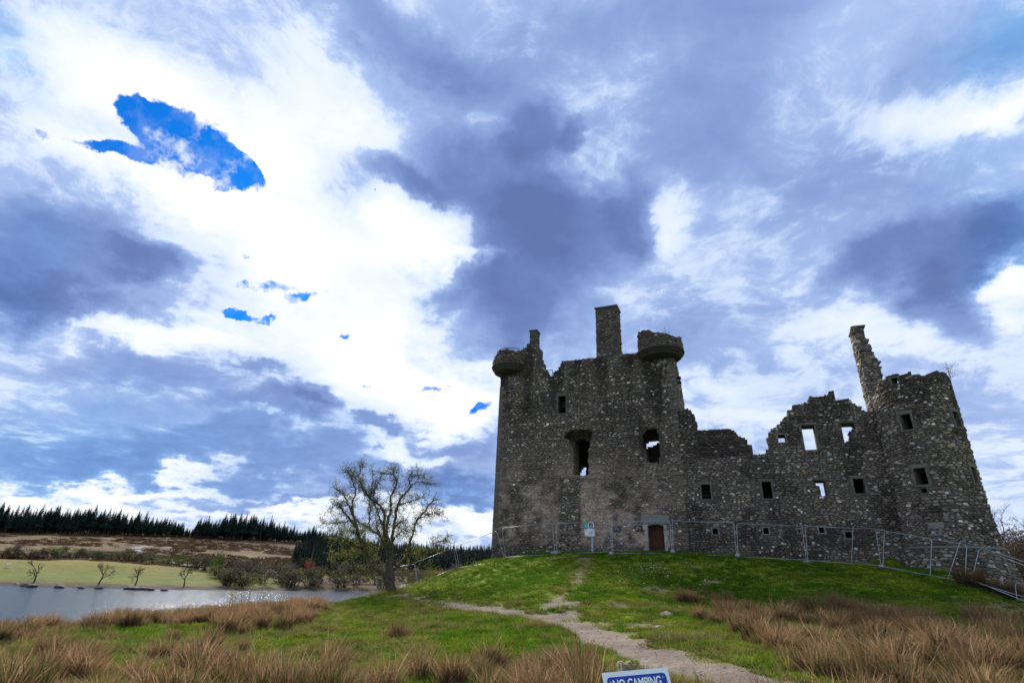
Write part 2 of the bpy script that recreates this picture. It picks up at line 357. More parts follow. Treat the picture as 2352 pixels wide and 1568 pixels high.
def tall_mask(X, Y, px, py):                  # where moor grass and rushes stand tall
    n = fbm(X*.32, Y*.32, 55)*.5+fbm(X*1.1, Y*1.1, 65)*.5
    left = sstep(0, 45, py-np.interp(px, [-400, 0, 300, 620, 800, 1000, 1200, 1330, 1420], [1250, 1380, 1372, 1360, 1395, 1470, 1505, 1515, 1600]))
    left = left*(px < 1440)*sstep(.47, .57, n-.01*(py > 1510)+.12*((py < 1440) & (px < 740))-.06*((px > 600) & (py < 1510) & (py > 1430)))
    R1 = [(1560,1372),(1640,1376),(1700,1392),(1800,1400),(1900,1392),(2000,1400),(2060,1425),(2352,1430),(2700,1400),(2800,1700),(1640,1700),(1840,1560),(1880,1530),(1760,1500),(1640,1440),(1570,1400)]
    right = inpoly(R1, px, py)*sstep(.45, .55, n+.04)
    return np.maximum(left, right)

def terrain(name, xs, ys, zf, mt, attr):
    X, Y = np.meshgrid(xs, ys); Z = zf(X, Y); nx, ny = len(xs), len(ys)
    V = np.stack([X, Y, Z], -1).reshape(-1, 3); i = np.arange(ny-1)[:, None]*nx+np.arange(nx-1)[None]
    F = np.stack([i, i+1, i+nx+1, i+nx], -1).reshape(-1, 4)
    me = mesh_np(name, V, [F], smooth=True, attrs={k: a.ravel() for k, a in attr(X, Y, Z).items()})
    return tag(link(name, me, mt), kind='structure')
def ground_mat():
    m, t, p = mat('turf_and_path', .97, .1); P = pos(t)
    n1 = t.noise(P, .55, 5, .6); n2 = t.noise(P, 3.1, 5, .6); n3 = t.noise(P, 22, 4, .65)
    gr = t.ramp(n1, [(.30, (.075, .145, .007)), (.5, (.14, .215, .010)), (.70, (.24, .25, .020))])
    gr = t.mix(t.remap(n2, .5, .72, 0, .55), gr, (.115, .115, .03))
    gr = t.mix(t.remap(n3, .52, .7, 0, .5), gr, (.05, .095, .008))
    dry = t.attr('dry', 'Fac'); gr = t.mix(t.math('MULTIPLY', dry, t.remap(n3, .3, .6, .5, 1.0)), gr, (.24, .19, .07))
    tall = t.attr('tall', 'Fac'); gr = t.mix(t.math('MULTIPLY', tall, .5), gr, (.10, .08, .032))
    mud = t.remap(n1, .38, .62, .72, 1.05, False)
    pa = t.ramp(t.math('ADD', t.math('MULTIPLY', n3, .6), t.math('MULTIPLY', n2, .4)), [(.3, (.12, .09, .065)), (.5, (.23, .178, .135)), (.7, (.34, .275, .22))])
    t.put(p.inputs['Base Color'], t.mix(t.attr('path', 'Fac'), gr, t.vm('SCALE', pa, mud)))
    bump(t, p, t.math('ADD', n3, t.noise(P, 70, 3)), .5, .03); return m
def gattr(X, Y, Z):
    m, dry, px, py = ground_masks(X, Y, Z)
    return {'path': m, 'dry': dry, 'tall': tall_mask(X, Y, px, py)*(1-m)}
def rutted(x, y):
    z = gz(x, y); d, par = polydist(PATH, x, y); return z-.07*(1-sstep(.3, 1.5, d))+.02*(fbm(x*5, y*5, 77, 2)-.5)
xs = np.concatenate([np.linspace(-75, -32, 44)[:-1], np.arange(-32, 40, .21), np.linspace(40.2, 75, 36)])
ys = np.concatenate([np.linspace(-20, 6, 27)[:-1], np.arange(6, 52, .19), np.linspace(52.3, 96, 45)])
terrain('ground', xs, ys, rutted, ground_mat(), gattr)

# water
def water_mat():
    m, t, p = mat('loch_water', .13, .5); P = pos(t)
    p.inputs['Base Color'].default_value = (.02, .03, .04, 1); p.inputs['IOR'].default_value = 1.33
    mp = t.n('ShaderNodeMapping'); t.put(mp.inputs[0], P); mp.inputs['Scale'].default_value = (.7, 1.6, 1)
    h = t.math('ADD', t.noise(mp.outputs[0], .9, 6, .65), t.math('MULTIPLY', t.noise(mp.outputs[0], .12, 3), 1.5))
    bump(t, p, h, 1.0, .09); return m
me = mesh_np('water', [(-4000, -200, 0), (4000, -200, 0), (4000, 6000, 0), (-4000, 6000, 0)], [[[0, 1, 2, 3]]])
tag(link('water', me, water_mat()), kind='structure')

# far shore, field and moor
FP = []
SHORE = [(-300,1336),(-120,1341),(0,1345),(156,1349),(306,1352),(453,1354),(600,1355),(735,1356),(860,1360),(1000,1365),(1125,1370)]
shore = [atz(x, y, 0.) for x, y in SHORE]
for i, p in enumerate(shore):
    FP.append(tuple(p)); d = p/np.hypot(p[0], p[1])
    FP.append((p[0]-d[0]*14, p[1]-d[1]*14, -1.6)); FP.append((p[0]+d[0]*3, p[1]+d[1]*3, .55)); FP.append((p[0]-d[0]*60, p[1]-d[1]*60, -5))
for q in ((-300,1278,230),(0,1284,215),(156,1285,215),(306,1292,225),(420,1303,225),(520,1318,220),(640,1338,208),(150,1318,180),(300,1325,192),
          (0,1290,260),(156,1290,260),(306,1296,270),(520,1312,270),(700,1340,215),(860,1352,215),(1000,1355,230),(1125,1358,240),
          (-300,1205,450),(0,1222,450),(250,1226,460),(430,1234,480),(600,1240,480),(690,1246,480),(0,1250,350),(300,1256,360),(600,1276,360),(-300,1240,350),
          (690,1292,330),(800,1306,310),(1000,1326,300),(1125,1330,300),(-300,1195,650),(0,1212,650),(450,1222,650),(700,1238,650),(850,1268,620),(1000,1272,640),(1125,1272,660),(1300,1278,660),(1300,1340,300),(850,1285,450),(1000,1300,450),(1125,1305,460),(1300,1310,460)):
    FP.append(tuple(at(*q)))
_fz = rbf(FP)
def fz(x, y): return _fz(x, y)+(fbm(x*.06, y*.06, 101)-.5)*1.6*sstep(1.0, 6, _fz(x, y))+(fbm(x*.3, y*.3, 111, 3)-.5)*.8*sstep(1.0, 8, _fz(x, y))
def far_at(px, py, lo=140, hi=700):
    d = ray(px, py); Ys = np.linspace(lo, hi, 1200); ts = Ys/d[1]; P = d[None]*ts[:, None]+np.array([0, 0, EYE])
    b = P[:, 2] < fz(P[:, 0], P[:, 1]); k = int(np.argmax(b)) if b.any() else len(Ys)-1
    return np.array([P[k, 0], P[k, 1], float(fz(P[k, 0], P[k, 1]))])
TRACK = [far_at(*p)[:2] for p in ((385,1256),(340,1253),(312,1258),(318,1266),(345,1277),(375,1286),(420,1297))]
def far_attr(X, Y, Z):
    px, py = proj(np.stack([X, Y, Z], -1))
    crest = np.interp(px, [-400, 0, 156, 306, 420, 520, 640, 700], [1276, 1283, 1285, 1292, 1303, 1318, 1338, 1350])
    field = (1-sstep(215, 245, Y))*sstep(.5, 1.4, Z)*(1-sstep(600, 720, px))
    d, _ = polydist(TRACK, X, Y)
    return {'field': field, 'track': 1-sstep(1.0, 2.2, d+(fbm(X*.3, Y*.3, 5)-.5)*1.5)}
def far_mat():
    m, t, p = mat('moor_and_field', .97, .1); P = pos(t)
    n1 = t.noise(P, .02, 6, .6); n2 = t.noise(P, .11, 7, .68); n3 = t.noise(P, .7, 5, .6)
    moor = t.ramp(t.math('ADD', t.math('MULTIPLY', n1, .35), t.math('MULTIPLY', n2, .65)), [(.38, (.035, .022, .014)), (.46, (.10, .06, .026)), (.54, (.17, .105, .042)), (.64, (.21, .16, .05))])
    moor = t.mix(t.remap(n3, .48, .62, 0, .7), moor, (.035, .022, .015))
    fld = t.ramp(n2, [(.3, (.06, .10, .008)), (.5, (.115, .13, .013)), (.7, (.17, .145, .025))])
    fld = t.mix(t.remap(n3, .5, .7, 0, .35), fld, (.09, .10, .015)); spz = t.n('ShaderNodeSeparateXYZ'); t.put(spz.inputs[0], P); fld = t.mix(t.math('MULTIPLY', t.remap(spz.outputs[2], 1.5, 6.0), t.remap(n2, .3, .6, .5, .95)), fld, (.19, .145, .025))
    c = t.mix(t.attr('field', 'Fac'), moor, fld)
    sp = t.n('ShaderNodeSeparateXYZ'); t.put(sp.inputs[0], P)
    c = t.mix(t.remap(sp.outputs[2], .35, .9, 1, 0), c, (.06, .052, .045))
    c = t.mix(t.attr('track', 'Fac'), c, (.36, .34, .34)); t.put(p.inputs['Base Color'], c)
    bump(t, p, t.math('ADD', n2, n3), .8, 1.2); return m
terrain('far_shore', np.arange(-560, 140, 2.6), np.arange(118, 760, 2.2), fz, far_mat(), far_attr)

# hill behind the round tower
def hill_mat():
    m, t, p = mat('bracken_hill', .97, .1); P = pos(t); n = t.noise(P, .012, 7, .66); n2 = t.noise(P, .06, 6, .65)
    c = t.ramp(t.math('ADD', t.math('MULTIPLY', n, .6), t.math('MULTIPLY', n2, .4)), [(.38, (.03, .016, .018)), (.5, (.085, .045, .03)), (.6, (.14, .085, .045))])
    t.put(p.inputs['Base Color'], c); bump(t, p, n2, .8, 6); return m
HB = at(2420, 1150, 900)
def hz(x, y):
    r = np.hypot((x-HB[0]-130)/330, (y-HB[1])/420); z = HB[2]*1.12*np.clip(1-r, 0, None)**.85
    return z*(1+.25*(fbm(x*.012, y*.012, 201, 5)-.5))+ (fbm(x*.05, y*.05, 211, 4)-.5)*10*np.clip(1-r, 0, 1)-4
X, Y = np.linspace(HB[0]-230, HB[0]+520, 150), np.linspace(HB[1]-440, HB[1]+440, 150)
terrain('far_hill', X, Y, hz, hill_mat(), lambda X, Y, Z: {})
# ------------------------------------------------------------------ the castle: plan, measured from the print
def zo(x0, y0, k): return lambda x, y: ((x0+x/k)*.6125, (y0+y/k)*.6125)
Z1, Z2, Z3 = zo(1780, 1100, 2.6133), zo(1780, 1600, 2.6133), zo(2480, 1500, 2.6133)
Z4, Z5, Z6, Z7, Z8, ZB = zo(3040, 1200, 2.94), zo(3040, 1733, 2.94), zo(1150, 1650, 2.5293), zo(0, 1850, 1.96), zo(1830, 1220, 7.468), zo(2100, 1900, 5.88)
O2 = at(1508, 1270, 40)[:2]; FA = R(-24); E1 = np.array([math.cos(FA), math.sin(FA)]); N1 = np.array([E1[1], -E1[0]])
def wuv(p, d=0.0):                            # sight line -> (along the front, height) on a plane d metres before the front
    r = ray(*p); o = O2+N1*d; t = np.dot(N1, o)/np.dot(N1, r[:2]); q = r[:2]*t
    return np.array([np.dot(q-o, E1), EYE+r[2]*t])
def poly(zf, pts, d=0.0): return [tuple(wuv(zf(*p), d)) for p in pts]
def front(off=0.0):
    def f(u, z, d):
        u, z, d = np.broadcast_arrays(u, z, d); q = O2+u[..., None]*E1+(d+off)[..., None]*N1
        return np.concatenate([q, z[..., None]], -1)
    return f
def side(u0, sgn):                            # wall running back from the front at u0; u is the distance back, sgn +1 faces right
    def f(u, z, d):
        u, z, d = np.broadcast_arrays(u, z, d); q = O2+(u0+sgn*d)[..., None]*E1-u[..., None]*N1
        return np.concatenate([q, z[..., None]], -1)
    return f
def drum(cu, cdp, rad):                       # round wall; u is arc length, 0 faces forward
    c = O2+cu*E1+cdp*N1; Rm = rad if callable(rad) else (lambda z: np.full(np.shape(z), rad))
    r0 = float(np.max(Rm(np.array([15.]))))
    def f(u, z, d):
        u, z, d = np.broadcast_arrays(u, z, d); th = u/r0; rr = Rm(z)+d
        q = c+(np.sin(th)*rr)[..., None]*E1+(np.cos(th)*rr)[..., None]*N1
        return np.concatenate([q, z[..., None]], -1)
    def inv(p):
        r = ray(*p); z = 15.
        for _ in range(4):
            rad_ = float(Rm(np.array([z]))[0]); a = r[:2]@r[:2]; b = -2*(r[:2]@c); cc = c@c-rad_**2; D = max(b*b-4*a*cc, 0)
            t = (-b-math.sqrt(D))/(2*a); z = EYE+r[2]*t
        q = r[:2]*t-c; return np.array([math.atan2(q@E1, q@N1)*r0, z])
    f.inv = inv; f.r0 = r0; return f

def rects_of(polys):
    o = []
    for P in polys:
        P = np.array(P); us = np.sort(P[:, 0]); zs = np.sort(P[:, 1]); o.append((us[:2].mean(), us[-2:].mean(), zs[:2].mean(), zs[-2:].mean()))
    return o
def wall(name, parent, mp, outline, holes=(), rects=(), thick=1.2, cell=.16, recess=None, color=None, wrap=False, ur=None, zr=None, jit=.05):
    Q = np.array(outline); u0, u1 = ur or (Q[:, 0].min(), Q[:, 0].max()); z0, z1 = zr or (Q[:, 1].min(), Q[:, 1].max())
    def lines(a, b, ex):
        ex = sorted(set([round(e, 4) for e in ex])); L = [q for q in np.linspace(a, b, int((b-a)/cell)+2) if all(abs(q-e) > cell*.45 for e in ex)]
        return np.array(sorted(L+[e for e in ex if a < e < b]))
    ul = lines(u0, u1, [r[i] for r in rects for i in (0, 1)]); zl = lines(z0, z1, [r[i] for r in rects for i in (2, 3)])
    prot_u = np.array([any(abs(q-r[i]) < 1e-3 for r in rects for i in (0, 1)) for q in ul]); prot_z = np.array([any(abs(q-r[i]) < 1e-3 for r in rects for i in (2, 3)) for q in zl])
    uc, zc = np.meshgrid((ul[1:]+ul[:-1])/2, (zl[1:]+zl[:-1])/2)
    K = inpoly(outline, uc, zc)
    for h in holes: K &= ~inpoly(h, uc, zc)
    for r in rects: K &= ~((uc > r[0]) & (uc < r[1]) & (zc > r[2]) & (zc < r[3]))
    U, Z = np.meshgrid(ul, zl); ny, nx = U.shape
    ju = RNG.uniform(-jit, jit, U.shape)*(~prot_u[None]); jz = RNG.uniform(-jit, jit, U.shape)*(~prot_z[:, None])
    ju[:, 0] = ju[:, -1] = 0
    nearr = np.zeros(U.shape, bool)
    for r in rects: nearr |= (U > r[0]-.02) & (U < r[1]+.02) & (Z > r[2]-.02) & (Z < r[3]+.02)
    ju[nearr] = 0; jz[nearr] = 0
    if wrap: ju[:] = 0
    U2, Z2_ = U+ju, Z+jz
    D = RNG.uniform(-.03, .015, U.shape)
    if recess is not None: D = D-recess(U, Z)
    Vf = mp(U2, Z2_, D).reshape(-1, 3); Vb = mp(U2, Z2_, np.full(U.shape, -thick)).reshape(-1, 3); n = nx*ny
    jj, ii = np.nonzero(K); a = jj*nx+ii
    F = [np.stack([a, a+1, a+nx+1, a+nx], -1), np.stack([a+n, a+nx+n, a+nx+1+n, a+1+n], -1)]
    Kp = np.pad(K, 1)
    if wrap: Kp[1:-1, 0] = K[:, -1]; Kp[1:-1, -1] = K[:, 0]
    for (dj, di, p, q) in ((0, -1, 0, nx), (0, 1, nx+1, 1), (-1, 0, 1, 0), (1, 0, nx, nx+1)):
        m = K & ~Kp[1+dj:1+dj+K.shape[0], 1+di:1+di+K.shape[1]]; jj, ii = np.nonzero(m); a = jj*nx+ii
        F.append(np.stack([a+p, a+q, a+q+n, a+p+n], -1)[:, ::-1])
    V = np.concatenate([Vf, Vb]); used = np.zeros(len(V), bool)
    for f in F: used[f.ravel()] = True
    re = np.cumsum(used)-1; V = V[used]; F = [re[f] for f in F]
    uu = np.concatenate([U2.ravel(), U2.ravel()])[used]; zz_ = np.concatenate([Z2_.ravel(), Z2_.ravel()])[used]
    c = np.ones((len(V), 3))*np.array((.10, .085, .070))
    if color is not None: c = color(uu, zz_, c)
    me = mesh_np(name, V-ORG[parent.name], F, c); return link(name, me, M_core, parent)

PAL = np.array([(.085,.078,.072),(.115,.105,.095),(.15,.138,.125),(.11,.095,.108),(.19,.165,.135),(.21,.20,.19),(.17,.115,.08),(.30,.28,.26),(.58,.56,.54)])
PAL = PAL*1.48*np.array((1.10, 1.0, .89))
PW = np.array([.21,.22,.20,.14,.09,.06,.02,.035,.006]); PW /= PW.sum()
def stones_geo(mp, U, Z, Wd, H, B, tilt):
    n = len(U); k = 8; th = (np.arange(k)+.5)*2*math.pi/k
    cx = np.sign(np.cos(th))*np.abs(np.cos(th))**.8; sy = np.sign(np.sin(th))*np.abs(np.sin(th))**.8
    rr = RNG.uniform(.80, 1.04, (n, k)); x = .5*Wd[:, None]*cx*rr; y = .5*H[:, None]*sy*rr
    ct, st = np.cos(tilt)[:, None], np.sin(tilt)[:, None]; x, y = x*ct-y*st, x*st+y*ct
    out = []
    for s, d0 in ((1.0, None), (.96, .45), (.66, 1.0)):
        d = np.broadcast_to(np.full((n, k), -.12), (n, k)) if d0 is None else B[:, None]*d0*RNG.uniform(.8, 1.2, (n, k))
        out.append(mp(U[:, None]+x*s, Z[:, None]+y*s, d))
    return np.concatenate(out, 1)             # n, 24, 3
j = np.arange(8)
STONE_Q = np.concatenate([np.stack([j, (j+1) % 8, 8+(j+1) % 8, 8+j], -1), np.stack([8+j, 8+(j+1) % 8, 16+(j+1) % 8, 16+j], -1)])
STONE_O = 16+j[None]
def rubble(parent, mp, outline, voids, ur, zr, style=None, hm=.17, parts=300, whites=0, rough_top=True, depth=0.0, name='stone_facing', big=.05):
    cu, cz, cw, ch = [], [], [], []
    z = zr[0]
    while z < zr[1]:
        h = hm*math.exp(random.gauss(0, .28)); u = ur[0]-random.random()*.3
        while u < ur[1]:
            w_ = min(h*random.uniform(1.05, 2.9), hm*3.4); hh = h*random.uniform(.82, 1.08)
            cu.append(u+w_/2); cz.append(z+h/2+.07*math.sin(u*.9+z)+random.uniform(-.02, .02)); cw.append(w_*.95); ch.append(hh*.95); u += w_+.012
        z += h*.94
    ntot = len(cu)
    for _ in range(int(ntot*big)):            # larger boulders that break the courses
        cu.append(random.uniform(*ur)); cz.append(random.uniform(*zr)); q = hm*random.uniform(1.4, 2.1); cw.append(q*random.uniform(1, 1.6)); ch.append(q*random.uniform(.7, 1.0))
    nb = len(cu)
    for _ in range(whites):
        cu.append(random.uniform(*ur)); cz.append(random.uniform(*zr)); q = random.uniform(.06, .19); cw.append(q*random.uniform(1, 1.35)); ch.append(q)
    U, Z, Wd, H = map(np.array, (cu, cz, cw, ch)); idx = np.arange(len(U))
    ok = inpoly(outline, U, Z)
    full = ok.copy()
    for sx in (-.42, .42):
        for sz in (-.42, .42):
            full &= inpoly(outline, U+sx*Wd, Z+sz*H)
            for v in voids: ok &= ~inpoly(v, U+sx*Wd, Z+sz*H)
    for v in voids: ok &= ~inpoly(v, U, Z)
    edge = ok & ~full; ok &= full | (RNG.random(len(U)) < (.75 if rough_top else 0))
    B = RNG.uniform(.025, .085, len(U)); B[idx >= ntot] = RNG.uniform(.075, .12, (idx >= ntot).sum())
    ci = RNG.choice(len(PAL), len(U), p=PW); C = PAL[ci]*RNG.uniform(.75, 1.25, (len(U), 1)); wm = idx >= nb
    C[wm] = np.array((.62, .60, .57))*RNG.uniform(.6, 1.05, (wm.sum(), 1))
    if style is not None: C, B, drop = style(U, Z, C, B, wm); ok &= ~drop
    U, Z, Wd, H, B, C, edge = U[ok], Z[ok], Wd[ok], H[ok], B[ok], C[ok], edge[ok]
    V = stones_geo(mp, U, Z, Wd, H, B+depth, RNG.normal(0, .09, len(U)))
    if edge.any():                            # stones on a broken edge go deep into the wall
        V[edge, :8] = mp(U[edge, None]+(np.cos(np.arange(8)*.785+.4)*.4)[None]*Wd[edge, None], Z[edge, None]+(np.sin(np.arange(8)*.785+.4)*.4)[None]*H[edge, None], np.full((edge.sum(), 8), -.55))
    pick = np.zeros(len(U), bool); pick[np.argsort(-(Wd*H))[:parts]] = True
    org = ORG[parent.name]
    for i in np.nonzero(pick)[0]:
        c = V[i].mean(0); me = mesh_np('stone', V[i]-c, [STONE_Q, STONE_O], np.broadcast_to(C[i], (24, 3)))
        link('stone', me, M_stone, parent, tuple(c-org))
    Vr = V[~pick]; n = len(Vr); off = (np.arange(n)*24)[:, None, None]
    me = mesh_np(name, Vr.reshape(-1, 3)-org, [(STONE_Q[None]+off).reshape(-1, 4), (STONE_O[None]+off).reshape(-1, 8)], np.repeat(C[~pick], 24, 0))
    return tag(link(name, me, M_stone, parent), kind='stuff')
def slab(name, parent, mp, u0, u1, z0, z1, d0, d1, col=(.20, .19, .18), m=None, bev=.02):
    n = max(2, int((u1-u0)/.35)+1); us = np.linspace(u0, u1, n); V = []
    for u in us:
        for (z, d) in ((z0+bev, d1), (z1-bev, d1), (z1, d1-bev), (z1, d0), (z0, d0), (z0, d1-bev)): V.append((u, z, d))
    V = np.array(V)+RNG.uniform(-.008, .008, (len(V), 3)); P = mp(V[:, 0], V[:, 1], V[:, 2]); i = np.arange(n-1)[:, None]*6; q = np.arange(6)[None]
    F = np.stack([i+q, i+(q+1) % 6, i+6+(q+1) % 6, i+6+q], -1).reshape(-1, 4)
    c = np.array(col)*random.uniform(.8, 1.2)
    me = mesh_np(name, P-ORG[parent.name if parent.name in ORG else parent.parent.name], [F, np.array([[0, 5, 4, 3, 2, 1], list(range((n-1)*6, n*6))])], np.broadcast_to(c, (len(P), 3)))
    return link(name, me, m or M_dressed, parent)
def surround(parent, mp, r, lint=.26, jamb=.2, sill=.12, proud=.03, deep=-.35, col=(.17, .162, .155), over=.16):
    u0, u1, z0, z1 = r
    if lint: slab('lintel', parent, mp, u0-over, u1+over, z1+.004, z1+lint, deep, proud, col)
    if sill: slab('sill', parent, mp, u0-over*.8, u1+over*.8, z0-sill, z0-.004, deep, proud+.015, col)
    n = max(2, round((z1-z0)/.38))
    for k in range(n):
        a, b = z0+(z1-z0)*k/n+.004, z0+(z1-z0)*(k+1)/n-.006; e = jamb*(1.5 if k % 2 else .85)
        if jamb: slab('jamb_stone', parent, mp, u0-e, u0-.002, a, b, deep, proud, col); slab('jamb_stone', parent, mp, u1+.002, u1+(jamb*(.85 if k % 2 else 1.5)), a, b, deep, proud, col)
    g = jamb*1.1+.02; return [(u0-g, z0-sill), (u1+g, z0-sill), (u1+g, z1+lint), (u0-g, z1+lint)]
def pocket(mb, mp, r, d0, d1):                # closed dark box added behind an opening to keep it black
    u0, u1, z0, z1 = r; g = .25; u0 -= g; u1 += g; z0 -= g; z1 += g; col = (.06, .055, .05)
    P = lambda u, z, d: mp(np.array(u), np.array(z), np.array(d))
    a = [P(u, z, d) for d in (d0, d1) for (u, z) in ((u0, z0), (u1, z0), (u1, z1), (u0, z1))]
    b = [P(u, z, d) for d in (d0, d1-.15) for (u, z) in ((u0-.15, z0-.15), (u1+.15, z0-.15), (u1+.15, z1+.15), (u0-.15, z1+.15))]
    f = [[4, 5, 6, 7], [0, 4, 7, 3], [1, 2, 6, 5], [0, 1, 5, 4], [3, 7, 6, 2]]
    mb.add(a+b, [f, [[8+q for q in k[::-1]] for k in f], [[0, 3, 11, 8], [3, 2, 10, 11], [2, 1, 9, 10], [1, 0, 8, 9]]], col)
def chimney(parent, mp, u0, u1, z0, z1, d0, d1, cap=.12, name='chimney'):
    # d1 front, d0 back; rough masonry stack with a projecting cap
    us = np.linspace(u0, u1, 6); ds = np.linspace(d0, d1, 5); ring = [(u, d1) for u in us]+[(u1, d) for d in ds[::-1][1:]]+[(u, d0) for u in us[::-1][1:]]+[(u0, d) for d in ds[1:-1]]
    zs = np.linspace(z0, z1, int((z1-z0)/.18)+2); n = len(ring); V = np.array([(u, z, d) for z in zs for (u, d) in ring])+RNG.uniform(-.02, .02, (n*len(zs), 3))
    i = np.arange(len(zs)-1)[:, None]*n; q = np.arange(n)[None]; F = np.stack([i+q, i+(q+1) % n, i+n+(q+1) % n, i+n+q], -1).reshape(-1, 4)
    P = mp(V[:, 0], V[:, 1], V[:, 2]); me = mesh_np(name, P-ORG[parent.name], [F, np.array([list(range((len(zs)-1)*n, len(zs)*n))])], np.ones((len(P), 3))*np.array((.10, .085, .070)))
    o = link(name, me, M_core, parent)
    if cap: slab('chimney_cap', o, mp, u0-.07, u1+.07, z1-.02, z1+cap, d0-.07, d1+.09, (.12, .11, .10))
    return o
FR = front()

# ---- the tall keep
uA = float(wuv((1127, 1285))[0])+.05; uC = 2.22
KEEP = empty('ruined_keep', (*(O2+E1*-5-N1*4), 8.9), 'tall roofless stone keep with a round turret on each front corner and a wooden door', 'castle keep')
ko = poly(Z1, [(475,640),(475,535),(510,515),(515,495),(606,497),(608,590),(630,665),(678,740),(695,800),(722,826),(760,815),(768,775),(820,745),(840,700),(848,672),(1000,655),(1200,632),(1430,600),(1560,582),(1640,560)])
zt = wuv(Z1(1700, 580))[1]
KO = [(uA, 6.3), (uA, ko[0][1]-.5)]+ko+[(uC-.5, zt), (uC, zt), (uC, 6.3)]
k1 = rects_of([poly(Z1, [(818,1005),(892,1005),(892,1170),(818,1170)])])[0]
k2 = poly(Z2, [(962,135),(1000,108),(1050,100),(1108,125),(1114,180),(1114,470),(962,470)])
k3 = poly(Z2, [(1642,95),(1665,50),(1720,5),(1785,25),(1830,110),(1848,140),(1842,240),(1822,290),(1808,357),(1685,357),(1670,230),(1655,185)])
dr = rects_of([poly(Z2, [(1690,955),(1846,952),(1866,1248),(1704,1250)])])[0]; dr = (dr[0]+.03, dr[1]+.03, 8.5, dr[3])
arch = poly(Z1, [(885,1395),(900,1365),(960,1345),(1050,1335),(1140,1345),(1145,1400),(1125,1450),(1118,1500),(955,1500),(930,1440)])
def krec(U, Z):
    r = .45*inpoly(arch, U, Z); return r
def harl(U, Z):                               # where lime render still clings to the wall
    n = fbm(U*.45, Z*.45, 301); n2 = fbm(U*1.7, Z*1.7, 311)
    f = sstep(17.5, 10.0, Z)*sstep(2.0, -4, U)+.4*sstep(18, 11, Z)
    chute = (np.abs(U+6.3) < .85) & (Z < 14.3)
    return np.clip(f, 0, 1)*sstep(.40, .60, n*.5+n2*.5+.06)*(~chute)*(Z > 9.0+.7*n)
def stain(U, Z):
    n = fbm(U*1.2, Z*.18, 321); n2 = fbm(U*.5, Z*.5, 331)
    return np.clip(.95*sstep(18.5, 23.0, Z+2*(n2-.5))*sstep(.35, .6, n)+.9*sstep(2.0, .5, np.abs(U-.4+.8*(n-.5)))*sstep(13.5, 17, Z)*sstep(.4, .6, n)+.5*sstep(.52, .68, n2), 0, 1)
zlp = float(wuv(Z1(1800, 655))[1])
def limepatch(U, Z):
    n = fbm(U*3.1, Z*3.1, 341); n2 = fbm(U*7, Z*2, 351)
    return sstep(.46, .56, n*.5+n2*.5)*(sstep(.75, .5, np.abs(U-1.15))*sstep(.8, .4, np.abs(Z-zlp))+.8*sstep(.5, .3, np.abs(U-lime_u))*sstep(.5, .3, np.abs(Z-zlp+.5)))
lime_u = float(wuv(Z8(650, 1400))[0])
def kcol(U, Z, c):
    h = harl(U, Z)[:, None]; s_ = stain(U, Z)[:, None]; return (c*(1-h)+np.array((.45, .34, .265))*h)*(1-.45*s_)
def kstyle(U, Z, C, B, wm):
    h = harl(U, Z); s_ = stain(U, Z); hm = h[:, None]*.55*(~wm[:, None]); C = C*(1-hm)+np.array((.42, .315, .245))*hm
    lp = limepatch(U, Z)[:, None]; C = C*(1-lp)+np.array((.55, .50, .45))*lp
    C = C*(1-.6*(1-lp[:, 0])[:, None]*s_[:, None]*(~wm[:, None])); B = B*(1-.4*h); return C, B, (RNG.random(len(U)) < h*.22)
krects = [k1, dr]
wall('front_wall', KEEP, FR, KO, [k2, k3], krects, thick=1.7, recess=krec, color=kcol)
voids = [k2, k3, arch[:]]
voids.append(surround(KEEP, FR, k1, .34, .16, 0, .02, -.3, (.12, .11, .10)))
# doorway
DL = (.34, .31, .27)
slab('lintel', KEEP, FR, dr[0]-.42, dr[1]+.42, dr[3]+.03, dr[3]+.62, -.5, .05, (.20, .195, .19))
for k in range(6):
    a, b = 8.5+(dr[3]-8.5)*k/6+.004, 8.5+(dr[3]-8.5)*(k+1)/6-.006
    for sg in (0, 1):
        e = .34 if (k+sg) % 2 else .22; u0, u1 = (dr[0]-e, dr[0]-.002) if sg == 0 else (dr[1]+.002, dr[1]+e); slab('jamb_stone', KEEP, FR, u0, u1, a, b, -.5, .045, DL)
hd = (dr[0], dr[1], dr[3]-.16, dr[3]+.03)
hb = MB()                                     # shallow arched door head
for k in range(8):
    t0, t1 = k/8, (k+1)/8; za = dr[3]-.16+.16*math.sin(math.pi*min(max(t0, .06), .94))**.6; zb = dr[3]-.16+.16*math.sin(math.pi*min(max(t1, .06), .94))**.6
    q = [(dr[0]+(dr[1]-dr[0])*t0, za), (dr[0]+(dr[1]-dr[0])*t1, zb)]
    P = [FR(np.array(u), np.array(z), np.array(d)) for d in (.03, -.45) for (u, z) in ((q[0][0], q[0][1]), (q[1][0], q[1][1]), (q[1][0], dr[3]+.04), (q[0][0], dr[3]+.04))]
    hb.add(P, [[[0, 1, 2, 3], [0, 4, 5, 1], [4, 7, 6, 5]]], (.19, .185, .18))
hb.build('door_head', M_dressed, KEEP)
voids.append([(dr[0]-.44, 8), (dr[1]+.44, 8), (dr[1]+.44, dr[3]+.66), (dr[0]-.44, dr[3]+.66)])
door = slab('door', KEEP, FR, dr[0]-.1, dr[1]+.1, 8.6, dr[3]+.05, -.62, -.52, (.05, .02, .012), M_wood)
for k in range(6):
    wp = (dr[1]-dr[0])/6; slab('plank', door, FR, dr[0]+wp*k+.006, dr[0]+wp*(k+1)-.006, 8.78, dr[3]+.02, -.518, -.47+random.uniform(-.008, .008), (.085, .032, .018), M_wood, .012)
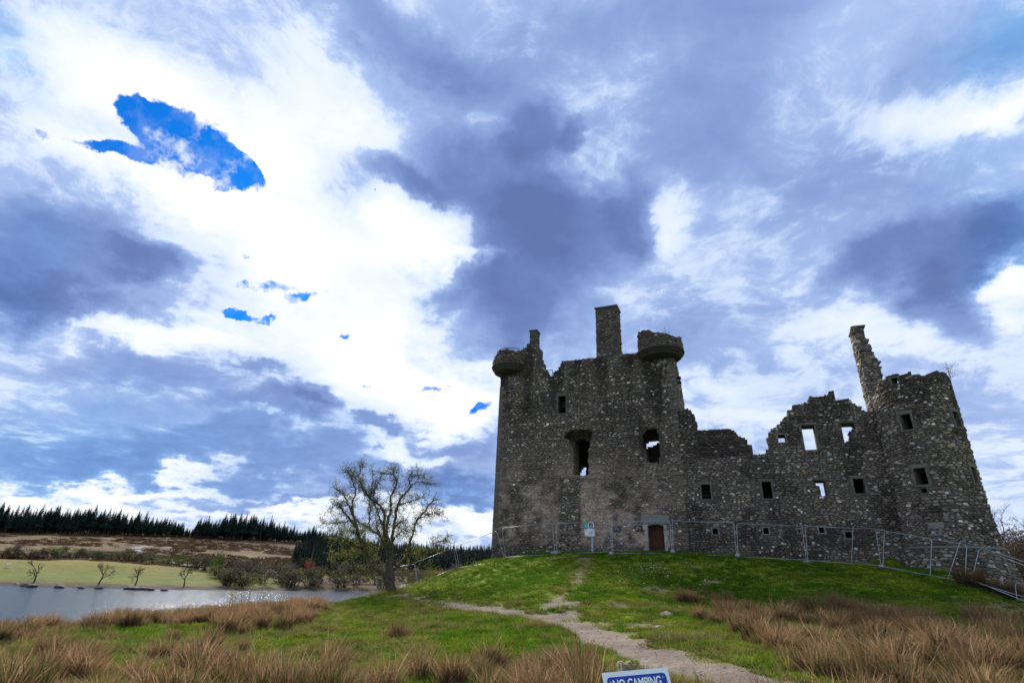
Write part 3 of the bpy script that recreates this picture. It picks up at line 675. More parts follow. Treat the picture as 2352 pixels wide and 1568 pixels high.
for zz_ in (9.3, 10.5): slab('hinge', door, FR, dr[0]+.02, dr[1]-.3, zz_, zz_+.06, -.47, -.44, (.03, .03, .03), M_black, .005)
slab('threshold', KEEP, FR, dr[0]-.3, dr[1]+.3, 8.55, 8.8, -.6, .12, (.2, .19, .17))
# quoins up the outer corner and below the right turret
z = 9.0; k = 0
while z < 22.3:
    h = random.uniform(.26, .40); slab('quoin', KEEP, FR, uA-.03, uA+(.62 if k % 2 else .36), z, z+h-.012, -.5, .035, (.135, .118, .10)); z += h; k += 1
z = 17.5
while z < 22.6:
    h = random.uniform(.26, .38); slab('quoin', KEEP, FR, uC-(.5 if k % 2 else .3), uC+.03, z, z+h-.012, -.45, .03, (.13, .115, .098)); z += h; k += 1
voids += [[(uA-.1, 8.6), (uA+.45, 8.6), (uA+.45, 22.4), (uA-.1, 22.4)]]
rubble(KEEP, FR, KO, voids, (uA, uC), (7.6, 27), kstyle, .118, 300, 330)
rubble(KEEP, FR, [(p[0], p[1]) for p in arch], [k2], (-8, -4.5), (15, 20), None, .15, 0, 0, False, -.45, 'recess_stones', 0)
# stones of the collapsed chute under the large window
ch = [(-7.1, 9.2), (-5.45, 9.2), (-5.5, 14.2), (-7.0, 14.2)]
rubble(KEEP, FR, ch, [], (-7.1, -5.4), (9.2, 14.2), None, .2, 0, 8, False, .05, 'patch_stones', .1)
# return wall, far walls and added slabs that keep the inside dark
zr_ = zt; SR = side(uC, 1)
RO = [(.05, 6.3), (.05, zt), (1.5, zt+.15), (3.0, zt-.5), (4.4, zt-1.2), (5.3, zt-2.4), (5.9, zt-2.6), (6.2, 16.0), (9.5, 15.2), (9.5, 6.3)]
wall('side_wall', KEEP, SR, RO, thick=1.5, cell=.22, color=kcol)
rubble(KEEP, SR, RO, [], (.05, 7), (14, 26), None, .16, 0, 12, True, 0, 'side_wall_stones')
SLft = side(uA, -1)
wall('side_wall', KEEP, SLft, [(.05, 6.3), (.05, 22.2), (9.5, 20.5), (9.5, 6.3)], thick=1.5, cell=.3)
bk = -9.4
h3 = poly(Z2, [(1650,225),(1660,165),(1690,135),(1850,122),(1850,150),(1790,160),(1745,180),(1720,200),(1690,205),(1668,222)], bk)
h2 = poly(Z2, [(1010,478),(1015,430),(1030,402),(1055,386),(1094,383),(1094,478)], bk)
wall('rear_wall', KEEP, front(bk), [(uA+.05, 6.3), (uA+.05, 20.6), (uC-.05, 20.6), (uC-.05, 6.3)], [h3, h2], thick=.9, cell=.17)
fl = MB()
def shadeslab(u0, u1, d0, d1, z0, z1):
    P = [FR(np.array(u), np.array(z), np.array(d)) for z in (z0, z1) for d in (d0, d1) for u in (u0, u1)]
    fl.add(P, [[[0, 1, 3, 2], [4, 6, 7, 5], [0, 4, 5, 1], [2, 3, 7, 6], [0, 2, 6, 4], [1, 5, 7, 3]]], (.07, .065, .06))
shadeslab(uA+.3, uC-.3, bk+.05, -.9, 20.3, 20.8); shadeslab(uA+1.4, uC-1.4, bk+.05, -1.75, 12.4, 12.9)
fl.build('shade_slabs', M_core, KEEP)  # unseen slabs added to shut daylight out of the roofless keep
# chimney stacks
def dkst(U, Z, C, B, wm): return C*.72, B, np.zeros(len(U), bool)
c0 = wuv(Z1(1182, 130), -.25); c1_ = wuv(Z1(1389, 112), -.25); cb = wuv(Z1(1300, 640), -.25)
ck = chimney(KEEP, FR, c0[0], c1_[0], cb[1]-1.2, c1_[1]-.1, -1.62, -.25)
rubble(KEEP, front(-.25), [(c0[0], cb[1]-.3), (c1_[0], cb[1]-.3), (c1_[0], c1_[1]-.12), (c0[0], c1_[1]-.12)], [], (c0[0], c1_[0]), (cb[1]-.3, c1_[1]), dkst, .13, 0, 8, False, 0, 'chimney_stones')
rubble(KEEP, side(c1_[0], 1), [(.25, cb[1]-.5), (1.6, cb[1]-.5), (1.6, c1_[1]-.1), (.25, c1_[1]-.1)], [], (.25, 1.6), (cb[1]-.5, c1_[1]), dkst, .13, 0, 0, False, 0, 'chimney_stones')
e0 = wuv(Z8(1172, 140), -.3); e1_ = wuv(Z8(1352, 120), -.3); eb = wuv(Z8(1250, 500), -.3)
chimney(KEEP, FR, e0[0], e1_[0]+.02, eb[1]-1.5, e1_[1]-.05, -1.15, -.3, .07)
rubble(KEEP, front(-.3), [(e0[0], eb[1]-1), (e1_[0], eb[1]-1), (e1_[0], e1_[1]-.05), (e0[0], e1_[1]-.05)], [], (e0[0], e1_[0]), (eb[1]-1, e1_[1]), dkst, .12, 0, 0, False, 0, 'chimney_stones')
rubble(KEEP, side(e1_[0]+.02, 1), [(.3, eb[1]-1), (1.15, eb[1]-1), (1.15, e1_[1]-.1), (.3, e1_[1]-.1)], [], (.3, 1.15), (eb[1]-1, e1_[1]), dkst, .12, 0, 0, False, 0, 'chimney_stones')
# corner turrets on moulded corbels
def lathe(name, parent, cu, cdp, prof, m, col, n=40, a0=0, a1=2*math.pi):
    c = O2+cu*E1+cdp*N1; th = np.linspace(a0, a1, n+1); V = []
    for (r, z) in prof:
        for t in th: q = c+r*(math.sin(t)*E1+math.cos(t)*N1); V.append((q[0], q[1], z+random.uniform(-.008, .008)))
    i = np.arange(len(prof)-1)[:, None]*(n+1); q = np.arange(n)[None]; F = np.stack([i+q, i+q+1, i+n+2+q, i+n+1+q], -1).reshape(-1, 4)
    me = mesh_np(name, np.array(V)-ORG[parent.name if parent.name in ORG else parent.parent.name], [F], np.ones((len(V), 3))*np.array(col), True)
    return link(name, me, m, parent)
def turret(cu, cdp, rad, zb, zc, tops, seed):
    mp = drum(cu, cdp, rad); P = math.pi*mp.r0
    T_ = [(-P, zb)]+[(P, zb)]; top = [(u, z) for u, z in tops]; out = [(-P, zb)]+top+[(P, zb)]
    o = wall('turret', KEEP, mp, out, thick=.45, cell=.14, wrap=True, ur=(-P, P))
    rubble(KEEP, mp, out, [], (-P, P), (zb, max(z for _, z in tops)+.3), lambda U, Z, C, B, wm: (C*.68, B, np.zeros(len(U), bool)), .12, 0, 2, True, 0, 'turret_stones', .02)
    pr = [(rad+.10, zb+.16), (rad+.13, zb+.08), (rad+.10, zb), (rad+.02, zb-.02)]; steps = 2; hh = (zb-zc)/steps
    for s in range(steps):
        r1 = rad*(1-.09*s)-.02; zz2 = zb-.02-hh*s
        pr += [(r1, zz2-.03), (r1+.05, zz2-hh*.30), (r1+.03, zz2-hh*.62), (r1-rad*.07, zz2-hh*.95)]
    pr += [(.2, zc-.05)]
    lathe('corbel', o, cu, cdp, pr, M_dressed, (.060, .051, .045)); lathe('turret_floor', o, cu, cdp, [(rad-.1, zb+.1), (.05, zb+.12)], M_core, (.07, .065, .06))
    return mp, o
lu = float(wuv(Z8(640, 1150))[0])-.20; tL = drum(lu, -.35, 1.56)
zb = float(tL.inv(Z8(620, 1062))[1]); zc = float(tL.inv(Z8(620, 1330))[1])
tp = [(-4.97, .0), (-3.6, .15), (-2.2, .28), (-1.75, .28), (-1.65, .2), (-1.2, .2), (-.9, .45), (-.6, .75), (.3, .82), (.9, .78), (1.05, .6), (1.6, .8), (2.0, 1.0), (2.6, 1.3), (3.0, 1.2), (3.4, .5), (4.97, .0)]
tl, tlo = turret(lu, -.35, 1.56, zb, zb-.46, [(u, zb+.55+h) for u, h in tp], 1)
ru = float(wuv(Z1(1830, 560))[0])-.1; tR = drum(ru, -.25, 1.72); zb2 = float(tR.inv(Z1(1850, 520))[1]); zt2 = float(tR.inv(Z1(1850, 410))[1]); zc2 = zb2-.40
tq = [(-5.4, -.2), (-3.0, .1), (-2.35, .35), (-2.2, .95), (-1.9, 1.1), (-1.8, .85), (-1.5, 1.0), (-1.2, 1.05), (-1.1, .75), (-.6, .8), (-.3, .5), (.5, .35), (1.2, .2), (1.7, .05), (2.0, .15), (2.3, .4), (2.6, .35), (2.75, -.1), (4.2, -.3), (5.4, -.2)]
tr, tro = turret(ru, -.25, 1.72, zb2, zc2, [(u, zt2+h-.15) for u, h in tq], 2)
# handrail of the viewing platform and a lower rail in the gap of the wall head
rb = MB()
th = np.linspace(-1.15, 1.1, 14); cc_ = O2+lu*E1-.35*N1; ring = np.array([np.append(cc_+1.25*(math.sin(t)*E1+math.cos(t)*N1), zb+1.62) for t in th])
rb.tube(ring, .03, 6); rb.tube(ring-np.array([0, 0, .45]), .02, 5)
for k in (0, 4, 9, 13): rb.tube([ring[k]-np.array([0, 0, 1.4]), ring[k]], .025, 5)
ga, gb_ = wuv(Z1(690, 752), -.9), wuv(Z1(762, 748), -.9)
g3 = lambda u, z: np.append(O2+u*E1-.9*N1, z)
rb.tube([g3(ga[0]-.4, ga[1]), g3(gb_[0], gb_[1])], .03, 6); rb.tube([g3(gb_[0], gb_[1]), g3(gb_[0], gb_[1]-1.2)], .03, 6); rb.tube([g3(ga[0]-.35, ga[1]+1.0), g3(gb_[0]-.8, gb_[1]-.1)], .03, 6)
rb.build('handrail', M_black, KEEP)
# thin slates that stick out of the right edge
for (x, y) in ((2025, 780), (2035, 825)):
    q = wuv(Z1(x-50, y)); slab('slate', KEEP, side(uC, 1), 1.0, 1.5, q[1], q[1]+.07, -.1, .38, (.07, .066, .06))

# ---- the long ruined range
RANGE = empty('ruined_range', (*(O2+E1*9-N1*1), 8.9), 'long ruined stone range with a stepped broken gable and sky through its upper windows', 'castle range')
ro = poly(Z3, [(215,100),(250,83),(277,100),(300,140),(330,152),(325,200),(350,242),(350,270),(342,310),(350,400),(356,555),(430,572),(600,566),(700,556),(900,540),(1036,520),(1035,480),(1052,460),(1045,400),(1052,340),(1082,290),(1130,262),(1150,222),(1200,190),(1212,160),(1252,150),(1235,100),(1290,85),(1276,70),(1300,40),(1440,25)])
r2 = poly(Z4, [(-10,835),(40,850),(95,845),(150,830),(205,820),(207,785),(240,785),(265,885),(430,878),(465,910),(490,945),(545,955),(610,1000),(700,1000)])
uT, dT, RT = 16.93, .5, 2.1
RO2 = [(uC+.01, 6.3), (uC+.01, ro[0][1])]+[p for p in ro if p[0] > uC+.02]+r2+[(15.4, r2[-1][1]), (15.4, 6.3)]
uw = rects_of([poly(Z3, p) for p in ([(1370,250),(1497,243),(1540,482),(1412,488)], [(390,828),(475,822),(490,968),(398,970)], [(985,800),(1072,797),(1095,960),(998,965)], [(1885,770),(1980,765),(2005,910),(1890,915)],
     [(500,1258),(552,1255),(558,1312),(505,1314)], [(1000,1252),(1048,1250),(1053,1308),(1003,1310)], [(1340,1265),(1358,1265),(1362,1298),(1343,1298)], [(1543,1245),(1592,1243),(1600,1298),(1550,1300)], [(1800,1290),(1868,1288),(1870,1350),(1806,1350)], [(1138,340),(1212,337),(1222,410),(1150,412)])])
wx = poly(Z3, [(1490,785),(1590,782),(1618,938),(1578,938),(1556,880),(1530,830)]); wy = poly(Z3, [(1750,228),(1885,220),(1892,275),(1862,284),(1856,345),(1864,395),(1822,410),(1790,422)])
def rstain(U, Z):
    n = fbm(U*.7, Z*.7, 401); return .9*sstep(.44, .62, n)
def rcol(U, Z, c): return c*(1-.5*rstain(U, Z)[:, None])
def rstyle(U, Z, C, B, wm): return C*(1-.5*(rstain(U, Z)*~wm)[:, None]), B, np.zeros(len(U), bool)
wall('front_wall', RANGE, FR, RO2, [wx, wy], uw, thick=1.1, color=rcol)
rv = [wx, wy]
for i, r in enumerate(uw):
    big_ = r[3]-r[2] > .6
    rv.append(surround(RANGE, FR, r, (.2 if big_ else .1), (.10 if big_ else .07), .08 if i != 0 else 0, .02, -.3, (.14, .125, .105) if big_ else (.21, .19, .165)))
fr = rects_of([wy])[0]; slab('lintel', RANGE, FR, fr[0]-.3, fr[1]+.35, fr[3]+.03, fr[3]+.25, -.3, .02, (.10, .095, .09)); fr = rects_of([wx])[0]; slab('lintel', RANGE, FR, fr[0]-.25, fr[1]+.2, fr[3]+.03, fr[3]+.24, -.3, .02, (.12, .115, .11))
pk = MB()
for i in (1, 2, 3, 4, 5, 6, 7, 8): pk = MB(); pocket(pk, FR, uw[i], -1.08, -2.4); pk.build('dark_box', M_core, RANGE)  # added boxes, not rooms: they shut light out of these openings
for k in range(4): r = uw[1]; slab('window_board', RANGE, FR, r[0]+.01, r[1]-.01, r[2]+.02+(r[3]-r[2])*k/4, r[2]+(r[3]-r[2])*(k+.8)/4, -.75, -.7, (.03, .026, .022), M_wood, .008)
rubble(RANGE, FR, RO2, rv, (uC, 15.4), (7.6, 22), rstyle, .124, 300, 330, big=.06)
# side of the broken stub that faces the gap
su = max(p[0] for p in ro[:11]); 
bo = poly(Z3, [(330,300),(500,290),(680,285),(720,320),(800,370),(840,395),(850,430),(880,440),(890,520),(905,560),(912,640),(330,640)], -6.5); bo = [(u, max(z, 7) if i < 10 else 7.0) for i, (u, z) in enumerate(bo)]
wall('rear_wall', RANGE, front(-6.5), bo, thick=.9)
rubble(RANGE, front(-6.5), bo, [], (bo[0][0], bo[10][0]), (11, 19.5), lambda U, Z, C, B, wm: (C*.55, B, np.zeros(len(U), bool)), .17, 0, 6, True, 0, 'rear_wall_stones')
# gable with its own chimney, standing against the round tower
go = poly(Z4, [(470,75),(590,62),(612,160),(632,262),(640,290),(680,325),(708,385),(735,430),(762,490),(775,545),(800,600),(803,640),(830,700),(900,760),(900,1120),(725,1120),(720,960),(660,700),(600,480),(560,400),(535,290),(505,180)])
gu = max(min(wuv(Z4(470, 75))[0], 15.2), 14.7); go = [(max(u, gu), z) for u, z in go]
ztop = wuv(Z4(470, 75))[1]; bp = atz(*Z4(432, 178), ztop); gd = float(-np.dot(bp[:2]-O2, N1)); gd = min(max(gd, 1.2), 2.6)
GO = [(gu, 12.0)]+[(gu, ztop)]+go[1:14]+[(go[13][0], 12.0)]
wall('gable_wall', RANGE, front(-.12), GO, thick=gd, cell=.13)
rubble(RANGE, front(-.12), GO, [], (gu, go[13][0]), (14, ztop+.2), None, .16, 0, 8, True, 0, 'gable_stones')
rubble(RANGE, side(gu, -1), [(.14, 13), (.14, ztop), (gd*.86, ztop), (gd*.95, ztop-3), (gd*1.05, 13)], [], (.12, gd), (14, ztop), None, .16, 0, 6, True, 0, 'gable_stones')
sl0 = wuv(Z4(470, 75)); sl1 = wuv(Z4(590, 62)); slab('chimney_cap', RANGE, FR, gu-.07, sl1[0]+.07, ztop-.02, ztop+.10, -gd-.2, -.03, (.11, .10, .095))
qs = wuv(Z4(585, 283)); slab('ledge_stone', RANGE, FR, gu+.05, qs[0]+.45, qs[1]-.3, qs[1]-.02, -.5, -.02, (.14, .135, .13))

# ---- the round tower
TOWER = empty('round_tower', (*(O2+E1*uT+N1*dT), 8.5), 'round ruined corner tower of rough stone with a sapling growing from its top', 'castle tower')
zs_ = float(wuv((2200, 1258), 2.5)[1])
def trad(z): return 2.1+.09*sstep(zs_+3.5, zs_+.1, z)+np.where(z < zs_, .10+.17*np.clip(zs_-z, 0, 5), 0)
tm = drum(uT, dT, trad); PT = math.pi*tm.r0
tpts = [tm.inv(Z4(*p)) for p in ((760,700),(800,640),(840,625),(900,600),(965,598),(1000,605),(1050,590),(1085,565),(1115,600),(1220,604),(1330,600),(1335,575),(1375,578),(1400,562),(1470,580))]
zt_ = float(tpts[-1][1])
TO = [(-PT, 6.0), (-PT, zt_-1.6), (-4, zt_-1.4), (-3.3, zt_-1.0)]+[tuple(p) for p in tpts if p[0] > -3.2]+[(2.9, zt_-.1), (3.3, zt_-1.0), (4.5, zt_-1.5), (PT, zt_-1.6), (PT, 6.0)]
tw = rects_of([[tm.inv(zf(*p)) for p in q] for zf, q in ((Z4, [(980,1050),(1090,1030),(1135,1195),(1020,1215)]), (Z5, [(1125,75),(1255,55),(1305,240),(1175,255)]), (Z4, [(880,645),(950,630),(968,700),(905,708)]), (Z5, [(1205,290),(1278,282),(1280,340),(1222,330)]),
      (Z4, [(1560,1010),(1612,1010),(1675,1185),(1608,1178)]), (Z5, [(1755,48),(1805,55),(1862,236),(1815,232)]), (Z4, [(1430,590),(1455,590),(1475,650),(1450,650)]))])
wall('tower_wall', TOWER, tm, TO, [], tw, thick=.75, wrap=True, ur=(-PT, PT), zr=(6.0, max(p[1] for p in TO)), color=rcol)
tv = []
for i, r in enumerate(tw):
    if i == 3: tv.append([(r[0]-.05, r[2]-.05), (r[1]+.05, r[2]-.05), (r[1]+.05, r[3]+.02), (r[0]-.05, r[3]+.02)]); continue
    b_ = i in (0, 1, 4, 5); tv.append(surround(TOWER, tm, r, .26 if b_ else .1, .13 if b_ else .08, .1 if b_ else .06, .03, -.3, (.145, .13, .11)))
rubble(TOWER, tm, TO, tv, (-2.4*1.6, PT*.95), (7.0, zt_+1), rstyle, .124, 300, 300, big=.06)
lathe('string_course', TOWER, uT, dT, [(2.2, zs_-.06), (2.36, zs_-.05), (2.40, zs_+.0), (2.37, zs_+.06), (2.12, zs_+.14)], M_dressed, (.15, .145, .135))
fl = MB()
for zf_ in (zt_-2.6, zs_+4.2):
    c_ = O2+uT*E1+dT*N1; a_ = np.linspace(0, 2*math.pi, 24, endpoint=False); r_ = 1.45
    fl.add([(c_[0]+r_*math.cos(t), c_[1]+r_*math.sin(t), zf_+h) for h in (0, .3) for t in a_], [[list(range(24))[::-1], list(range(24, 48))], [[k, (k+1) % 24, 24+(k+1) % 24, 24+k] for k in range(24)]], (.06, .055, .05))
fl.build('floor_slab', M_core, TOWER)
q = tm.inv(Z5(1390, 780)); gl_ = slab('gun_loop', TOWER, tm, q[0]-.24, q[0]+.24, q[1]-.15, q[1]+.15, -.2, .09, (.17, .17, .165))
slab('hole_shade', gl_, tm, q[0]+.0, q[0]+.08, q[1]-.03, q[1]+.05, .07, .093, (.01, .01, .01), M_black, .005)  # black plate standing in for the shade inside the hole
q = tm.inv(Z5(1380, 695)); slab('carved_panel', TOWER, tm, q[0]-.35, q[0]+.35, q[1]-.18, q[1]+.18, -.2, .075, (.20, .18, .15))
#PROPS
# ------------------------------------------------------------------ site fence of wire panels
def lerp(a, b, t): return a+(b-a)*t
def panel(name, label, tl, bl, tr, br, nw=34, nh=7, legs=True):
    tl, bl, tr, br = (np.asarray(q, float) for q in (tl, bl, tr, br))
    base = (bl+br)/2; g = empty('site_fence', base, label, 'fence panel', 'wire fence panels around the castle')
    rr = .018; cr = .16
    hx = (tr-tl)/np.linalg.norm(tr-tl)
    for a, b, s in ((bl, tl, 1), (br, tr, -1)):
        up = (b-a)/np.linalg.norm(b-a); m = MB()
        arc = [b-up*cr+(hx*s)*cr*(1-math.cos(t))+up*cr*math.sin(t) for t in np.linspace(0, math.pi/2, 6)]
        m.tube([a-up*.12, a, *arc], rr, 6); m.build('upright', M_steel, g, True, cols=False)
    m = MB(); m.tube([tl+hx*cr, (tl+tr)/2-np.array([0, 0, .012]), tr-hx*cr], rr, 6); m.build('top_rail', M_steel, g, True, cols=False)
    m = MB(); m.tube([bl, (bl+br)/2, br], rr, 6); m.build('bottom_rail', M_steel, g, True, cols=False)
    m = MB()
    for k in range(1, nw): t = k/nw; m.tube([lerp(bl, br, t), lerp(tl, tr, t)], .0012, 3, cap=False)
    for k in range(1, nh): t = k/nh; m.tube([lerp(bl, tl, t), lerp(br, tr, t)], .0012, 3, cap=False)
    tag(m.build('wire_mesh', M_wire, g, cols=False), kind='stuff'); return g
def couplers(g, p, q):
    for t in (.3, .72):
        m = MB(); c = lerp(np.asarray(p), np.asarray(q), t); m.box(c, (.07, -.02, 0), (.012, .03, 0), (0, 0, .035)); m.build('coupler', M_steel, g, cols=False)
Q = lambda zf, x, y, Y: at(*zf(x, y), Y)
P1 = panel('fence_panel', 'wire fence panel before the keep corner, with a rusty pole leaning behind it', Q(Z2,268,990,40.4), Q(Z2,302,1276,40.4), Q(Z2,760,935,39.1), Q(Z2,786,1243,39.1))
P2 = panel('fence_panel', 'wire fence panel directly in front of the teal and white notice board', Q(Z2,800,945,39), Q(Z2,806,1246,39), Q(Z2,1323,922,38.1), Q(Z2,1343,1220,38.1))
P3 = panel('fence_panel', 'wire fence panel in front of the wooden castle door and the purple plaques', Q(Z2,1342,930,38), Q(Z2,1356,1237,38), Q(Z2,1913,915,37.1), Q(Z2,1932,1237,37.1))
P4 = panel('fence_panel', 'wire fence panel just right of the wooden door, under the boarded range window', Q(Z3,108,1182,37), Q(Z3,116,1500,37), Q(Z3,708,1198,35.7), Q(Z3,738,1528,35.7))
P5 = panel('fence_panel', 'wire fence panel before the middle of the range, below its broken wall head', Q(Z3,738,1206,35.6), Q(Z3,752,1534,35.6), Q(Z3,1378,1228,34.6), Q(Z3,1420,1562,34.6))
P6 = panel('fence_panel', 'wire fence panel before the gabled end of the range, left of the tower corner', Q(Z3,1408,1234,34.5), Q(Z3,1436,1566,34.5), Q(Z5,718,732,33.1), Q(Z5,776,1136,33.1))
P7 = panel('fence_panel', 'wire fence panel sloping downhill in front of the round tower', Q(Z5,812,755,32.9), Q(Z5,797,1140,32.9), Q(Z5,1722,905,28.3), Q(Z5,1700,1316,28.3))
P8 = panel('fence_panel', 'tilted wire fence panel leaning against its neighbour at the tower foot', Q(Z5,1652,860,28.9), Q(Z5,1525,1240,28.9), Q(Z5,2420,1115,26.0), Q(Z5,2420,1500,26.0))
P9 = panel('fence_panel', 'lower wire fence panel starting behind the brown rush clump by the tower', Q(Z5,1858,945,27.9), Q(Z5,1776,1290,27.9), Q(Z5,2480,1180,25.5), Q(Z5,2480,1580,25.5))
P10 = panel('fence_panel', 'short bright wire fence panel at the right edge of the picture', Q(Z5,2250,1322,27.0), Q(Z5,2275,1500,27.0), Q(Z5,2600,1345,26.2), Q(Z5,2600,1520,26.2), 20, 5)
P11 = panel('fence_panel', 'spare wire fence panel standing loose between the range and the fence line', Q(Z5,468,690,33.6), Q(Z5,450,1082,33.6), Q(Z5,1336,842,30.1), Q(Z5,1318,1246,30.1))
L1 = panel('fence_panel', 'wire fence panel that turns downhill at the left corner of the keep', Q(Z6,1412,1004,45), Q(Z6,1446,1206,45), Q(Z2,214,1018,40.8), Q(Z2,298,1312,40.8))
L2 = panel('fence_panel', 'wire fence panel on the slope with pale green trees behind it', Q(Z6,1025,1160,47), Q(Z6,1056,1362,47), Q(Z6,1392,1020,45.1), Q(Z6,1427,1200,45.1))
L3 = panel('fence_panel', 'wire fence panel partly hidden behind the hawthorn trunk', Q(Z6,800,1205,51), Q(Z6,800,1385,51), Q(Z6,1018,1172,47.2), Q(Z6,1050,1362,47.2))
L4 = panel('fence_panel', 'wire fence panel seen end on, left of the hawthorn trunk', Q(Z6,655,1298,46), Q(Z6,668,1470,46), Q(Z6,716,1308,49), Q(Z6,716,1450,49), 20, 6)
for g, p, q in ((P1, Q(Z2,793,945,39.05), Q(Z2,796,1240,39.05)), (P2, Q(Z2,1333,930,38.05), Q(Z2,1349,1230,38.05)), (P3, Q(Z2,1927,920,37.05), Q(Z2,1938,1237,37.05)), (P4, Q(Z3,724,1200,35.65), Q(Z3,745,1530,35.65)), (P5, Q(Z3,1394,1230,34.55), Q(Z3,1428,1560,34.55))): couplers(g, p, q)
def foot(p, label, yaw):
    p = np.array(p); p[2] = float(gz(p[0], p[1]))
    g = empty('concrete_block', p, label, 'fence foot', 'concrete feet under the fence joints'); m = MB(); ca, sa = math.cos(yaw), math.sin(yaw)
    ax, ay = np.array([ca, sa, 0]), np.array([-sa, ca, 0])
    z0, z1 = -.03, .15; pr = [(-.34, z0), (.34, z0), (.36, .06), (.25, z1), (-.25, z1), (-.36, .06)]
    V = [p+ay*s*.13*(1 if z < .1 else .8)+ax*x+np.array([0, 0, z]) for s in (-1, 1) for x, z in pr]
    m.add(V, [[[0, 1, 2, 3, 4, 5][::-1], [6, 7, 8, 9, 10, 11]], [[k, (k+1) % 6, 6+(k+1) % 6, 6+k] for k in range(6)]]); m.build('body', M_conc, g, cols=False)
    for dx in (-.05, .05):
        m = MB(); c = p+ax*dx+np.array([0, 0, z1+.02]); m.tube([c-np.array([0, 0, .04]), c+np.array([0, 0, .06])], .032, 8); m.build('socket', M_conc, g, cols=False)
foot(Q(Z2,793,1262,39.05), 'dark concrete fence foot left of the notice board', .3); foot(Q(Z2,1342,1252,38.05), 'concrete fence foot between the notice board and the door', 1.2); foot(Q(Z2,1946,1250,37), 'concrete fence foot just right of the wooden door', 1.2)
foot(Q(Z3,752,1550,35.6), 'pale concrete fence foot below the middle of the range', 1.1); foot(Q(Z3,1430,1582,34.5), 'wide concrete fence foot before the gabled end of the range', .4); foot(Q(Z5,784,1146,33), 'small concrete fence foot where the fence turns down towards the tower', .9)
# a rusty pole leaning behind the fence, a pale stick in the grass
m = MB(); m.tube([Q(Z2,278,1112,42.2), Q(Z2,345,1275,41.6)], .035, 6, (.10, .055, .035)); tag(m.build('pole', M_wood, None), 'rusty pole leaning behind the first fence panel at the keep corner', 'pole')
def onground(zf, x, y, h=.03): q = ground_at(*zf(x, y)); return q+np.array([0, 0, h])
m = MB(); m.tube([onground(Z2,702,1288), onground(Z2,745,1305), onground(Z2,820,1292,.05), onground(Z2,895,1284,.04)], [.03,.035,.03,.02], 6, (.42,.36,.24)); tag(m.build('stick', M_wood, None), 'pale bent stick lying in the grass below the fence foot', 'stick')

# ------------------------------------------------------------------ notices
M_white = simple('white_board', (.74, .76, .80), .5, .04, 5); M_teal = simple('teal_print', (.012, .36, .36), .5, .08, 5); M_navy = simple('navy_print', (.012, .05, .16), .5, .1, 5); M_grey = simple('grey_print', (.38, .40, .43), .6, .1, 5)
M_purple = simple('purple_plaque', (.045, .028, .06), .5, .15, 5); M_pink = simple('pink_print', (.55, .30, .30), .6, .1, 5); M_pale = simple('pale_print', (.36, .32, .40), .6, .1, 5)
bq = np.array(poly(ZB, [(534,325),(748,330),(764,645),(548,645)], .6)); b0, b1, bz0, bz1 = *rects_of([bq])[0][:2], bq[2:, 1].mean(), bq[:2, 1].mean()
SIGN = empty('notice_board', (*(O2+E1*(b0+b1)/2+N1*.6), 8.8), 'teal and white notice board on a grey post against the keep wall', 'notice board')
pu = float(wuv(ZB(708, 800), .6)[0]); slab('post', SIGN, FR, pu-.06, pu+.06, 8.7, bz0+.4, .48, .56, m=M_steel)
slab('board', SIGN, FR, b0, b1, bz0, bz0+(bz1-bz0)*.56, .56, .60, m=M_white, bev=.01)
bw = b1-b0; tw_ = bw*.31; hb_ = bz0+(bz1-bz0)*.56
slab('board', SIGN, FR, b0, b0+tw_, hb_+.003, bz1, .56, .60, m=M_teal, bev=.01)
slab('side_strip', SIGN, FR, b0+.005, b0+tw_, bz0+.01, hb_-.035, .598, .606, m=M_teal, bev=.002); slab('heading_band', SIGN, FR, b0+.003, b1-.003, hb_-.03, hb_+.04, .598, .607, m=M_navy, bev=.002)
for k in range(9):
    zt2_ = hb_-.14-k*(hb_-bz0-.2)/9; slab('text_line', SIGN, FR, b0+tw_+.09, b1-.08-(.12 if k in (2, 6) else 0), zt2_, zt2_+.028, .598, .604, m=M_navy if k in (2, 5) else M_grey, bev=.002)
for (za, zb_) in ((.62, .78), (.82, .95)): slab('crest_print', SIGN, FR, b0+tw_*.25, b0+tw_*.75, bz0+(bz1-bz0)*za, bz0+(bz1-bz0)*zb_, .598, .604, m=simple('pale_teal', (.25, .55, .56), .5, .1), bev=.002)
slab('crest_print', SIGN, FR, b0+tw_*.3, b0+tw_*.85, bz0+(bz1-bz0)*.40, bz0+(bz1-bz0)*.50, .604, .610, m=simple('pale_blue', (.35, .55, .62), .5, .1), bev=.002)
# arched drawing panel, black bars on white
au0, au1, az0, az1 = b0+tw_+.02, b1-.01, hb_+.045, bz1+.05; m = MB(); k = 12
oa = [(au0, az0), (au1, az0)]+[(au0+(au1-au0)*(.5+.5*math.cos(t)*(1-.35*math.sin(t))), az0+(az1-az0)*(.42+.58*math.sin(t))) for t in np.linspace(0, math.pi, k)]
V = [FR(np.array(u), np.array(z), np.array(d)) for d in (.60, .565) for u, z in oa]; n_ = len(oa)
m.add(V, [[list(range(n_)), list(range(n_, 2*n_))[::-1]], [[q, (q+1) % n_, n_+(q+1) % n_, n_+q][::-1] for q in range(n_)]]); m.build('drawing_panel', M_white, SIGN, cols=False)
for (a, b, c_, d_) in ((.18, .30, .1, .62), (.40, .46, .05, .9), (.54, .60, .1, .86), (.70, .82, .1, .60), (.30, .70, .30, .37), (.22, .78, .06, .11), (.46, .56, .52, .6), (.62, .70, .45, .7), (.31, .38, .45, .75)):
    slab('drawing_line', SIGN, FR, lerp(au0, au1, a), lerp(au0, au1, b), lerp(az0, az1, c_), lerp(az0, az1, d_), .598, .605, m=M_black, bev=.002)
